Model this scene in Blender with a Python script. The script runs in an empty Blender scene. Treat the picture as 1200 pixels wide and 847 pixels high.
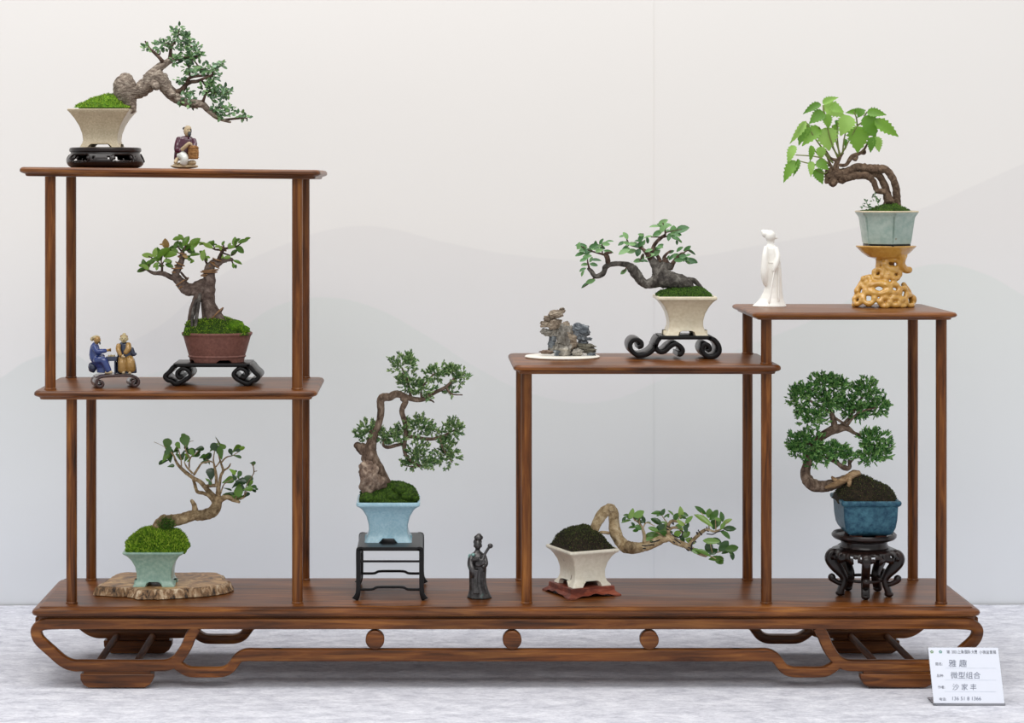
import bpy, bmesh, math, random
from mathutils import Vector, Matrix, noise

# ------------------------------------------------------------------ camera
# Level camera with a shifted lens.  VX, VY is where the optical axis meets the 1200x847 frame.
D, S0, VX, VY = 3.0, 0.0012, 500.0, 212.0       # distance to the stand's front edge, metres per pixel there
F = D / S0
ZC = (804 - VY) * S0                            # eye height above the table cloth
scene = bpy.context.scene
COL = scene.collection
cam_d = bpy.data.cameras.new('camera'); cam = bpy.data.objects.new('camera', cam_d); COL.objects.link(cam)
cam.location = (0, -D, ZC); cam.rotation_euler = (math.pi / 2, 0, 0)
cam_d.sensor_width = 36; cam_d.lens = 36 * F / 1200
cam_d.shift_x = (600 - VX) / 1200; cam_d.shift_y = -(423.5 - VY) / 1200
scene.camera = cam
# ------------------------------------------------------------------ light
world = bpy.data.worlds.new('hall_light'); scene.world = world; world.use_nodes = True
wb = world.node_tree.nodes['Background']; wb.inputs[0].default_value = (0.985, 0.99, 1.0, 1); wb.inputs[1].default_value = 0.6
def area(name, loc, rot, sx, sy, power, col=(1, 1, 1)):
    l = bpy.data.lights.new(name, 'AREA'); l.shape = 'RECTANGLE'; l.size = sx; l.size_y = sy; l.energy = power; l.color = col
    o = bpy.data.objects.new(name, l); COL.objects.link(o); o.location = loc; o.rotation_euler = rot
    return o
area('ceiling_light', (-0.3, -0.35, 2.6), (math.radians(-4), 0, 0), 3.2, 1.3, 42, (1.0, 0.985, 0.96))
area('ceiling_light', (0.2, -2.9, 2.7), (math.radians(38), 0, 0), 3.0, 1.0, 30, (1.0, 0.985, 0.96))
vs = scene.view_settings
vs.view_transform = 'Standard'; vs.look = 'None'; vs.gamma = 1.0; vs.use_curve_mapping = False; vs.exposure = 0.16

# ------------------------------------------------------------------ helpers
R = random.Random(7)
def P(px, py, Y):
    d = D + Y
    return Vector(((px - VX) * d / F, Y, ZC - (py - VY) * d / F))
def Yat(py, z): return (ZC - z) * F / (py - VY) - D     # depth of a contact point seen at row py on a surface of height z
def sc(Y): return (D + Y) / F

def nz3(p, f, seed=0.0): return noise.noise(Vector((p[0] * f + seed, p[1] * f - seed, p[2] * f + 2 * seed)))

def catmull(pts, sub):
    n = len(pts)
    if n < 3 or sub < 2: return [list(p) for p in pts]
    out = []
    for i in range(n - 1):
        p0 = pts[max(i - 1, 0)]; p1 = pts[i]; p2 = pts[i + 1]; p3 = pts[min(i + 2, n - 1)]
        for j in range(sub):
            t = j / sub
            out.append([0.5 * (2 * b + (c - a) * t + (2 * a - 5 * b + 4 * c - d) * t * t + (3 * b - a - 3 * c + d) * t ** 3)
                        for a, b, c, d in zip(p0, p1, p2, p3)])
    out.append(list(pts[-1]))
    return out

_ico = {}
def ico(sub):
    if sub not in _ico:
        b = bmesh.new(); bmesh.ops.create_icosphere(b, subdivisions=sub, radius=1)
        b.verts.ensure_lookup_table()
        _ico[sub] = ([v.co.copy() for v in b.verts], [[v.index for v in f.verts] for f in b.faces]); b.free()
    return _ico[sub]

class MB:
    def __init__(self): self.v = []; self.f = []
    def add(self, vs_, fs):
        o = len(self.v); self.v += [tuple(p) for p in vs_]; self.f += [[i + o for i in f] for f in fs]
    def loft(self, rings, cap0=True, cap1=True, loop=False):
        n = len(rings[0]); vs_ = [p for r in rings for p in r]; fs = []
        m = len(rings)
        for i in range(m if loop else m - 1):
            a = i * n; b = ((i + 1) % m) * n
            for j in range(n):
                k = (j + 1) % n; fs.append([a + j, a + k, b + k, b + j])
        if not loop:
            if cap0: fs.append(list(range(n))[::-1])
            if cap1: fs.append([(m - 1) * n + j for j in range(n)])
        self.add(vs_, fs)
    def tube(self, pts, rad, seg=10, sub=5, nz=0.0, nf=150.0, seed=0.0, flat=1.0, tip=True):
        c = catmull([list(p) + [r] for p, r in zip(pts, rad)], sub)
        ps = [Vector(q[:3]) for q in c]; rs = [max(q[3], 1e-5) for q in c]
        n = len(ps); rings = []; N = None
        for i in range(n):
            t = (ps[min(i + 1, n - 1)] - ps[max(i - 1, 0)])
            t = t.normalized() if t.length > 1e-9 else Vector((0, 0, 1))
            if N is None:
                N = t.cross(Vector((0, 1, 0)));
                if N.length < 1e-3: N = t.cross(Vector((1, 0, 0)))
            N = (N - t * N.dot(t)); N.normalize(); B = t.cross(N)
            def ring(c_, r):
                o = []
                for j in range(seg):
                    a = 2 * math.pi * j / seg
                    d = N * math.cos(a) + B * math.sin(a) * flat
                    q = c_ + d * r
                    if nz: q = c_ + d * r * (1 + nz * (nz3(q, nf, seed) + 0.5 * nz3(q, nf * 2.3, seed + 3)))
                    o.append(q)
                return o
            if i == 0 and tip: rings += [ring(ps[0] - t * rs[0] * 0.55, rs[0] * 0.35), ring(ps[0] - t * rs[0] * 0.3, rs[0] * 0.8)]
            rings.append(ring(ps[i], rs[i]))
            if i == n - 1 and tip: rings += [ring(ps[i] + t * rs[i] * 0.3, rs[i] * 0.8), ring(ps[i] + t * rs[i] * 0.55, rs[i] * 0.35)]
        self.loft(rings)
    def ribbon(self, path, hw, y0, y1, bev=0.3, sub=4, yf=None):
        # path of (x, z); a bar of half width hw in the xz plane, reaching from y0 to y1, with rounded long edges
        if not isinstance(hw, (list, tuple)): hw = [hw] * len(path)
        c = catmull([[p[0], p[1], h] for p, h in zip(path, hw)], sub); n = len(c); rings = []
        for i in range(n):
            a = c[max(i - 1, 0)]; b = c[min(i + 1, n - 1)]
            t = Vector((b[0] - a[0], b[1] - a[1])); t = t.normalized() if t.length > 1e-9 else Vector((1, 0))
            nx, nz_ = -t.y, t.x; h = c[i][2]; e = min(h, abs(y1 - y0) / 2) * bev
            prof = [(-h, y0 + e), (-h + e * .3, y0 + e * .3), (-h + e, y0), (h - e, y0), (h - e * .3, y0 + e * .3), (h, y0 + e),
                    (h, y1 - e), (h - e * .3, y1 - e * .3), (h - e, y1), (-h + e, y1), (-h + e * .3, y1 - e * .3), (-h, y1 - e)]
            rings.append([Vector((c[i][0] + nx * u, w, c[i][1] + nz_ * u)) for u, w in prof])
        self.loft(rings)
    def lathe(self, prof, seg=40, c=(0, 0, 0), ex=1.0, ey=1.0, closed=False, zf=None):
        rings = [[Vector((c[0] + r * ex * math.cos(2 * math.pi * j / seg), c[1] + r * ey * math.sin(2 * math.pi * j / seg),
                          c[2] + z + (zf(2 * math.pi * j / seg, i) if zf else 0))) for j in range(seg)] for i, (r, z) in enumerate(prof)]
        self.loft(rings, loop=closed)
    def box(self, x0, x1, y0, y1, z0, z1):
        self.add([(x0, y0, z0), (x1, y0, z0), (x1, y1, z0), (x0, y1, z0), (x0, y0, z1), (x1, y0, z1), (x1, y1, z1), (x0, y1, z1)],
                 [[0, 3, 2, 1], [4, 5, 6, 7], [0, 1, 5, 4], [1, 2, 6, 5], [2, 3, 7, 6], [3, 0, 4, 7]])
    def prism(self, poly, y0, y1):       # polygon in xz, extruded in y
        self.loft([[Vector((x, y0, z)) for x, z in poly], [Vector((x, y1, z)) for x, z in poly]])
    def blob(self, c, r, sub=3, nz=0.0, nf=60.0, seed=0.0, rot=None):
        vs_, fs = ico(sub); c = Vector(c); o = []
        if not hasattr(r, '__len__'): r = (r, r, r)
        for u in vs_:
            k = 1 + (nz * (nz3(u, nf, seed) + 0.5 * nz3(u, nf * 2.1, seed + 5)) if nz else 0)
            q = Vector((u.x * r[0], u.y * r[1], u.z * r[2])) * k
            if rot: q = rot @ q
            o.append(c + q)
        self.add(o, fs)
    def spindle(self, a, b, r, side=3):
        a = Vector(a); b = Vector(b); t = (b - a); m = a + t * 0.55; t.normalize()
        n = t.cross(Vector((0.3, 0.9, 0.2))); n.normalize(); q = t.cross(n)
        vs_ = [a] + [m + (n * math.cos(2 * math.pi * k / side) + q * math.sin(2 * math.pi * k / side)) * r for k in range(side)] + [b]
        fs = []
        for k in range(side):
            l = (k + 1) % side; fs += [[0, 1 + l, 1 + k], [side + 1, 1 + k, 1 + l]]
        self.add(vs_, fs)
    def mesh(self, name, smooth=35):
        me = bpy.data.meshes.new(name); me.from_pydata(self.v, [], self.f)
        b = bmesh.new(); b.from_mesh(me); bmesh.ops.recalc_face_normals(b, faces=b.faces); b.to_mesh(me); b.free()
        if smooth:
            me.polygons.foreach_set('use_smooth', [True] * len(me.polygons)); me.set_sharp_from_angle(angle=math.radians(smooth))
        me.update(); return me
    def build(self, name, mat, parent=None, smooth=35, label=None, kind=None, bevel=0, world=False):
        if world and parent is not None:
            l = parent.location; self.v = [(x - l.x, y - l.y, z - l.z) for x, y, z in self.v]
        me = self.mesh(name, smooth); me.materials.append(mat)
        o = bpy.data.objects.new(name, me); COL.objects.link(o); o.parent = parent
        if label: o['label'] = label
        if kind: o['kind'] = kind
        if bevel:
            m = o.modifiers.new('bevel', 'BEVEL'); m.width = bevel; m.segments = 2; m.limit_method = 'ANGLE'; m.angle_limit = math.radians(40)
        return o

def fuse(o, voxel, smooth=4):
    """weld the overlapping lumps of one sculpted mesh into one continuous skin"""
    m = o.modifiers.new('r', 'REMESH'); m.mode = 'VOXEL'; m.voxel_size = voxel
    if smooth:
        s_ = o.modifiers.new('s', 'SMOOTH'); s_.factor = 0.5; s_.iterations = smooth
    bpy.context.view_layer.update()
    me = bpy.data.meshes.new_from_object(o.evaluated_get(bpy.context.evaluated_depsgraph_get()))
    old = o.data; mats = [x for x in old.materials]; o.modifiers.clear(); o.data = me
    me.materials.clear()
    for x in mats: me.materials.append(x)
    me.polygons.foreach_set('use_smooth', [True] * len(me.polygons)); me.update()
    bpy.data.meshes.remove(old); me.name = o.name
    return o

def tag(o, label, cat, group=None):
    o['label'] = label; o['category'] = cat
    if group: o['group'] = group
    return o
def thing(name, label, cat, loc, group=None):
    o = bpy.data.objects.new(name, None); o.empty_display_size = 0.02; COL.objects.link(o); o.location = loc
    return tag(o, label, cat, group)
def tracer(root, x0, y0, k):
    """photo crop coordinates -> a point in root's frame, at root's own depth plus dy (in photo pixels)"""
    Y0 = root.location.y; s = sc(Y0); loc = root.location.copy()
    def fn(zx, zy, dy=0.0): return P(x0 + zx / k, y0 + zy / k, Y0 + dy * s) - loc
    fn.s = s; fn.k = k; fn.u = s / k
    return fn
def limb(mb, fn, pts, seg=10, nz=0.12, nf=260, sub=5, seed=0.0):
    """pts: (zx, zy, radius in crop units[, dy in pixels])"""
    mb.tube([fn(p[0], p[1], p[3] if len(p) > 3 else 0) for p in pts], [p[2] * fn.u for p in pts], seg, sub, nz, nf, seed)

# ------------------------------------------------------------------ materials
def srgb(r, g, b):
    f = lambda c: ((c / 255 + 0.055) / 1.055) ** 2.4 if c > 10 else c / 255 / 12.92
    return (f(r), f(g), f(b), 1)
class Mat:
    def __init__(self, name, rough=0.5, coat=0.0, metal=0.0, spec=0.5):
        self.m = bpy.data.materials.new(name); self.m.use_nodes = True; self.t = self.m.node_tree
        self.b = self.t.nodes['Principled BSDF']
        i = self.b.inputs; i['Roughness'].default_value = rough; i['Metallic'].default_value = metal
        i['Coat Weight'].default_value = coat; i['Coat Roughness'].default_value = 0.12; i['Specular IOR Level'].default_value = spec
    def n(self, t, **kw):
        x = self.t.nodes.new(t)
        for k, v in kw.items(): setattr(x, k, v)
        return x
    def l(self, a, b): self.t.links.new(a, b)
    def coords(self, scale=(1, 1, 1)):
        c = self.n('ShaderNodeTexCoord'); m = self.n('ShaderNodeMapping'); m.inputs['Scale'].default_value = scale
        self.l(c.outputs['Object'], m.inputs['Vector']); return m.outputs[0]
    def noise(self, scale, detail=4, rough=0.55, co=None, dist=0.0):
        x = self.n('ShaderNodeTexNoise'); x.inputs['Scale'].default_value = scale; x.inputs['Detail'].default_value = detail
        x.inputs['Roughness'].default_value = rough; x.inputs['Distortion'].default_value = dist
        if co is None: co = self.coords()
        self.l(co, x.inputs['Vector']); return x.outputs['Fac']
    def ramp(self, fac, stops):
        r = self.n('ShaderNodeValToRGB'); e = r.color_ramp.elements
        e[0].position, e[0].color = stops[0]; e[1].position, e[1].color = stops[-1]
        for p, c in stops[1:-1]: q = e.new(p); q.color = c
        self.l(fac, r.inputs[0]); return r.outputs[0]
    def mix(self, fac, a, b, mode='MIX'):
        x = self.n('ShaderNodeMix', data_type='RGBA', blend_type=mode)
        for s_, v in ((x.inputs[0], fac), (x.inputs[6], a), (x.inputs[7], b)):
            if hasattr(v, 'links'): self.l(v, s_)
            else: s_.default_value = v
        return x.outputs[2]
    def col(self, c):
        if hasattr(c, 'links'): self.l(c, self.b.inputs['Base Color'])
        else: self.b.inputs['Base Color'].default_value = c
        return self
    def bump(self, h, strength=0.4, dist=0.001):
        x = self.n('ShaderNodeBump'); x.inputs['Strength'].default_value = strength; x.inputs['Distance'].default_value = dist
        self.l(h, x.inputs['Height']); self.l(x.outputs[0], self.b.inputs['Normal']); return self
    def island(self):
        g = self.n('ShaderNodeNewGeometry'); return g.outputs['Random Per Island']
    def objrand(self):
        g = self.n('ShaderNodeObjectInfo'); return g.outputs['Random']

def wood(name, axis, dark, mid, light, rough=0.34, coat=0.0, spec=0.36):
    m = Mat(name, rough, coat, 0, spec)
    st = {'x': (4, 60, 60), 'z': (60, 60, 4), 'y': (60, 4, 60)}[axis]
    g = m.noise(2.2, 6, 0.6, m.coords(st), 0.6)
    big = m.noise(6, 3, 0.5, m.coords({'x': (1, 4, 4), 'z': (4, 4, 1), 'y': (4, 1, 4)}[axis]))
    c = m.ramp(g, [(0.28, dark), (0.5, mid), (0.75, light)])
    c2 = m.ramp(big, [(0.3, (0.6, 0.58, 0.56, 1)), (0.7, (1.18, 1.15, 1.1, 1))])
    m.col(m.mix(1.0, c, c2, 'MULTIPLY')); m.bump(g, 0.12, 0.0006); return m.m
def speckled(name, a, b, rough=0.3, coat=0.3, scale=220, spots=None, bump=0.05):
    m = Mat(name, rough, coat)
    f = m.noise(scale, 3, 0.6); g = m.noise(28, 4, 0.6)
    c = m.mix(m.ramp(f, [(0.35, (0, 0, 0, 1)), (0.65, (1, 1, 1, 1))]), a, b)
    c = m.mix(m.ramp(g, [(0.35, (0, 0, 0, 1)), (0.75, (0.6, 0.6, 0.6, 1))]), c, tuple(0.8 * x for x in a[:3]) + (1,))
    if spots:
        h = m.noise(75, 2, 0.5); c = m.mix(m.ramp(h, [(0.70, (0, 0, 0, 1)), (0.76, (1, 1, 1, 1))]), c, spots)
    m.col(c); m.bump(f, bump, 0.0005); return m.m
def bark(name, dark, mid, light, scale=130, strength=0.9, stretch=(1, 1, 1), rough=0.85):
    m = Mat(name, rough, 0, spec=0.25)
    co = m.coords(stretch)
    f = m.noise(scale, 6, 0.65, co, 0.5); g = m.noise(scale * 0.3, 3, 0.5, co)
    c = m.ramp(f, [(0.3, dark), (0.5, mid), (0.7, light)])
    c = m.mix(1.0, c, m.ramp(g, [(0.3, (0.65, 0.65, 0.65, 1)), (0.7, (1.15, 1.15, 1.15, 1))]), 'MULTIPLY')
    m.col(c); m.bump(f, strength, 0.0016); return m.m
def leafmat(name, stops, per='obj', rough=0.4, coat=0.15, trans=0.0):
    m = Mat(name, rough, coat)
    c = m.ramp(m.objrand() if per == 'obj' else m.island(), stops)
    f = m.noise(90, 3, 0.5); c = m.mix(1.0, c, m.ramp(f, [(0.3, (0.8, 0.8, 0.8, 1)), (0.7, (1.15, 1.15, 1.15, 1))]), 'MULTIPLY')
    m.col(c)
    if trans:
        m.b.inputs['Subsurface Weight'].default_value = 0.0
        tr = m.n('ShaderNodeBsdfTranslucent'); mx = m.n('ShaderNodeMixShader'); mx.inputs[0].default_value = trans
        out = m.t.nodes['Material Output']; m.l(c, tr.inputs[0]); m.l(m.b.outputs[0], mx.inputs[1]); m.l(tr.outputs[0], mx.inputs[2]); m.l(mx.outputs[0], out.inputs[0])
    return m.m
def plain(name, c, rough=0.5, coat=0.0, metal=0.0, bump=0.0, scale=150, var=1.0):
    m = Mat(name, rough, coat, metal)
    f = m.noise(scale, 4, 0.6)
    m.col(m.mix(m.ramp(f, [(0.3, (0, 0, 0, 1)), (0.7, (1, 1, 1, 1))]), tuple((1 - 0.18 * var) * x for x in c[:3]) + (1,), tuple(min(1, (1 + 0.1 * var) * x) for x in c[:3]) + (1,)))
    if bump: m.bump(f, bump, 0.001)
    return m.m

W_D, W_M, W_L = srgb(46, 24, 9), srgb(110, 62, 24), srgb(156, 102, 48)
M = {}
M['wood_x'] = wood('brown_lacquered_wood_long_grain', 'x', W_D, W_M, W_L)
M['wood_z'] = wood('brown_lacquered_wood_upright_grain', 'z', W_D, W_M, W_L, 0.36, 0.0, 0.3)
M['wood_y'] = wood('brown_lacquered_wood_cross_grain', 'y', W_D, W_M, W_L, 0.6, 0.0, 0.25)
M['ebony'] = wood('black_stained_wood', 'x', srgb(6, 5, 6), srgb(13, 11, 13), srgb(24, 20, 22), 0.3, 0.0, 0.3)
M['ebony_brown'] = wood('dark_brown_carved_wood', 'x', srgb(14, 8, 8), srgb(28, 17, 16), srgb(52, 31, 27), 0.28, 0.1, 0.4)
M['redwood'] = wood('red_wood', 'x', srgb(74, 28, 20), srgb(122, 58, 42), srgb(160, 92, 72), 0.4, 0.0)
M['glaze_cream'] = speckled('cream_glaze', srgb(216, 204, 176), srgb(232, 222, 198), 0.35, 0.1)
M['glaze_sand'] = speckled('sand_glaze', srgb(190, 174, 144), srgb(214, 200, 172), 0.42, 0.1, 420)
M['glaze_white'] = speckled('off_white_glaze', srgb(226, 219, 200), srgb(238, 232, 216), 0.35, 0.1, 200, srgb(120, 100, 80))
M['glaze_celadon'] = speckled('celadon_green_glaze', srgb(138, 172, 156), srgb(168, 196, 180), 0.3, 0.1, 180)
M['glaze_sky'] = speckled('pale_blue_glaze', srgb(150, 190, 206), srgb(176, 208, 220), 0.3, 0.1, 300)
M['glaze_teal'] = speckled('deep_teal_blue_glaze', srgb(34, 70, 92), srgb(70, 116, 132), 0.42, 0.0, 160)
M['glaze_teal'].node_tree.nodes['Principled BSDF'].inputs['Specular IOR Level'].default_value = 0.25
M['glaze_moon'] = speckled('grey_green_crackled_glaze', srgb(150, 172, 162), srgb(184, 198, 188), 0.35, 0.1, 110, srgb(126, 116, 96))
M['clay'] = speckled('red_brown_unglazed_clay', srgb(112, 70, 60), srgb(138, 90, 78), 0.55, 0.0, 260, None, 0.12)
M['moss_bright'] = leafmat('bright_green_moss', [(0, srgb(70, 112, 16)), (0.5, srgb(126, 168, 30)), (1, srgb(182, 208, 70))], 'isl', 0.8, 0, 0.15)
M['moss_mid'] = leafmat('green_moss', [(0, srgb(36, 66, 14)), (0.5, srgb(62, 100, 22)), (1, srgb(100, 138, 40))], 'isl', 0.85, 0, 0.1)
M['moss_dark'] = leafmat('dark_mossy_soil', [(0, srgb(26, 30, 16)), (0.5, srgb(52, 62, 28)), (1, srgb(96, 100, 52))], 'isl', 0.95, 0)
M['soil'] = bark('dark_potting_soil', srgb(22, 18, 14), srgb(44, 36, 26), srgb(66, 56, 38), 260, 1.0)
M['soil_green'] = bark('moss_covered_soil', srgb(26, 40, 10), srgb(52, 78, 18), srgb(84, 112, 30), 300, 1.0)
M['soil_bright'] = bark('bright_moss_covered_soil', srgb(44, 78, 12), srgb(84, 124, 20), srgb(124, 158, 36), 300, 1.0)
M['bark_grey'] = bark('grey_brown_bark', srgb(70, 58, 52), srgb(136, 122, 110), srgb(194, 182, 166), 170, 0.9, (1, 1, 2.2))
M['bark_brown'] = bark('dark_brown_bark', srgb(44, 34, 30), srgb(84, 66, 56), srgb(126, 106, 92), 160, 0.8)
M['bark_taupe'] = bark('smooth_taupe_bark', srgb(58, 46, 42), srgb(104, 88, 80), srgb(142, 126, 116), 110, 0.6)
M['bark_tan'] = bark('pale_tan_bark', srgb(84, 66, 46), srgb(150, 128, 96), srgb(196, 176, 140), 150, 0.9)
M['bark_dark'] = bark('blackish_bark', srgb(38, 35, 34), srgb(84, 79, 74), srgb(142, 138, 130), 110, 0.9)
M['bark_cream'] = bark('cream_and_brown_bark', srgb(110, 88, 60), srgb(176, 154, 118), srgb(216, 200, 168), 110, 0.8)
M['bark_vine'] = bark('knobbly_vine_bark', srgb(58, 44, 36), srgb(104, 84, 68), srgb(146, 124, 104), 170, 1.0)
M['bark_juniper'] = bark('red_grey_juniper_bark', srgb(54, 42, 36), srgb(104, 86, 72), srgb(150, 132, 116), 150, 0.9, (1, 1, 0.6))
M['deadwood'] = bark('bare_weathered_wood', srgb(96, 72, 48), srgb(150, 122, 90), srgb(190, 164, 128), 120, 0.8, (0.5, 1, 2))
M['leaf_small'] = leafmat('small_grey_green_leaf', [(0, srgb(44, 76, 46)), (0.5, srgb(78, 118, 70)), (0.85, srgb(118, 154, 92)), (1, srgb(146, 182, 150))], 'isl', 0.45, 0.1, 0.12)
M['leaf_fresh'] = leafmat('fresh_green_leaf', [(0, srgb(64, 102, 28)), (0.5, srgb(108, 150, 48)), (1, srgb(154, 186, 90))], 'obj', 0.4, 0.15, 0.15)
M['leaf_deep'] = leafmat('glossy_deep_green_leaf', [(0, srgb(32, 62, 30)), (0.55, srgb(66, 104, 38)), (0.9, srgb(104, 144, 46)), (1, srgb(140, 182, 60))], 'obj', 0.3, 0.3, 0.1)
M['leaf_cool'] = leafmat('cool_green_leaf', [(0, srgb(48, 92, 50)), (0.5, srgb(84, 134, 72)), (1, srgb(134, 176, 112))], 'obj', 0.38, 0.2, 0.12)
M['leaf_fig'] = leafmat('shiny_mid_green_leaf', [(0, srgb(38, 74, 32)), (0.55, srgb(74, 118, 46)), (0.9, srgb(118, 158, 70)), (1, srgb(166, 196, 96))], 'obj', 0.28, 0.35, 0.1)
M['leaf_vine'] = leafmat('soft_lime_green_leaf', [(0, srgb(84, 134, 38)), (0.5, srgb(126, 174, 62)), (1, srgb(164, 204, 104))], 'obj', 0.45, 0.05, 0.3)
M['leaf_red'] = leafmat('reddish_young_leaf', [(0, srgb(150, 112, 66)), (1, srgb(176, 150, 76))], 'obj', 0.4, 0.1)
M['juniper'] = leafmat('blue_green_juniper_scale_foliage', [(0, srgb(50, 84, 46)), (0.5, srgb(98, 136, 78)), (1, srgb(168, 190, 126))], 'isl', 0.5, 0.1, 0.1)
M['juniper_deep'] = leafmat('dense_green_juniper_scale_foliage', [(0, srgb(36, 84, 38)), (0.5, srgb(86, 144, 70)), (1, srgb(152, 194, 110))], 'isl', 0.5, 0.1, 0.1)
M['stem_green'] = plain('green_leaf_stalk', srgb(120, 130, 66), 0.5)
M['wire_copper'] = plain('copper_training_wire', srgb(150, 112, 76), 0.4, 0, 0.4)
M['wire_black'] = plain('black_training_wire', srgb(22, 24, 30), 0.4)
M['rock_brown'] = bark('brown_stone', srgb(70, 54, 46), srgb(128, 108, 94), srgb(184, 166, 148), 100, 1.0)
M['rock_tan'] = bark('tan_banded_stone', srgb(82, 72, 62), srgb(142, 128, 112), srgb(190, 178, 160), 120, 1.0, (0.6, 1, 2))
M['rock_grey'] = bark('grey_stone', srgb(80, 76, 70), srgb(142, 138, 130), srgb(198, 192, 180), 110, 1.0)
M['rock_slate'] = bark('slate_blue_stone', srgb(50, 56, 62), srgb(104, 110, 116), srgb(166, 172, 176), 120, 1.0)
M['rock_olive'] = bark('olive_grey_layered_stone', srgb(54, 52, 46), srgb(104, 100, 88), srgb(150, 146, 130), 120, 1.0, (0.4, 1, 3))
M['porcelain'] = plain('white_porcelain', srgb(246, 244, 238), 0.25, 0.2, var=0.1)
M['tray_white'] = plain('white_marble', srgb(240, 236, 224), 0.35, 0.1, var=0.25)
M['root_yellow'] = speckled('polished_yellow_root_wood', srgb(192, 140, 58), srgb(220, 174, 88), 0.2, 0.6, 60)
M['purple'] = plain('purple_glaze', srgb(78, 26, 50), 0.2, 0.6)
M['bone'] = plain('cream_ceramic', srgb(198, 176, 140), 0.4, 0.2, 0, 0.3, 400)
M['white_glaze'] = plain('white_glaze', srgb(232, 236, 230), 0.2, 0.6)
M['beard'] = plain('dark_grey_glaze', srgb(60, 62, 66), 0.4)
M['basket'] = bark('brown_basket_glaze', srgb(110, 72, 40), srgb(166, 120, 74), srgb(200, 158, 106), 260, 0.7)
M['blue'] = plain('cobalt_blue_glaze', srgb(44, 66, 128), 0.18, 0.7)
M['navy'] = plain('dark_slate_glaze', srgb(52, 60, 84), 0.25, 0.5)
M['gold'] = plain('gold_brown_glaze', srgb(170, 132, 72), 0.25, 0.5, 0.15, 0.2, 300)
M['straw'] = plain('straw_coloured_glaze', srgb(196, 178, 132), 0.35, 0.3, 0, 0.3, 400)
M['scroll_brown'] = plain('dark_brown_lacquer', srgb(62, 40, 38), 0.25, 0.5)
def bronze():
    m = Mat('dark_bronze_with_verdigris', 0.32, 0.1, 0.75)
    f = m.noise(130, 5, 0.6); base = m.ramp(f, [(0.3, srgb(52, 50, 50)), (0.6, srgb(88, 86, 86)), (0.8, srgb(128, 126, 124))])
    g = m.noise(45, 4, 0.6)
    m.col(m.mix(m.ramp(g, [(0.62, (0, 0, 0, 1)), (0.72, (0.7, 0.7, 0.7, 1))]), base, srgb(110, 156, 150))); m.bump(f, 0.3, 0.0006); return m.m
M['bronze'] = bronze()
M['verdigris'] = plain('pale_green_verdigris', srgb(126, 164, 158), 0.5, 0, 0.2, 0.3)
def slabmats():
    m = Mat('sawn_face_of_burl_wood', 0.5, 0.1)
    f = m.noise(40, 5, 0.6, m.coords((1, 1.4, 1)), 1.5)
    m.col(m.ramp(f, [(0.34, srgb(86, 66, 50)), (0.5, srgb(166, 124, 80)), (0.68, srgb(214, 172, 116))])); m.bump(f, 0.2, 0.001)
    e = Mat('rugged_bark_edge', 0.7)
    g = e.noise(70, 6, 0.65, e.coords((1.6, 1.6, 0.35)), 0.5)
    e.col(e.ramp(g, [(0.36, srgb(46, 34, 26)), (0.5, srgb(150, 116, 82)), (0.66, srgb(218, 198, 168))])); e.bump(g, 1.0, 0.003)
    return m.m, e.m
M['slab'], M['slab_edge'] = slabmats()
def cloth():
    m = Mat('pale_grey_mottled_cloth', 0.95, 0, spec=0.1)
    a = m.noise(22, 12, 0.82, m.coords((1, 1.9, 1)), 0.3); b = m.noise(150, 4, 0.7, m.coords((1, 2.4, 1)))
    c = m.ramp(a, [(0.34, srgb(178, 179, 190)), (0.48, srgb(212, 213, 222)), (0.62, srgb(236, 237, 244))])
    c = m.mix(1.0, c, m.ramp(b, [(0.3, (0.84, 0.84, 0.85, 1)), (0.62, (1.04, 1.04, 1.04, 1))]), 'MULTIPLY')
    m.col(c); m.bump(a, 0.5, 0.004); return m.m
M['cloth'] = cloth()
WALL_Y = Yat(707, 0)
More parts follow.
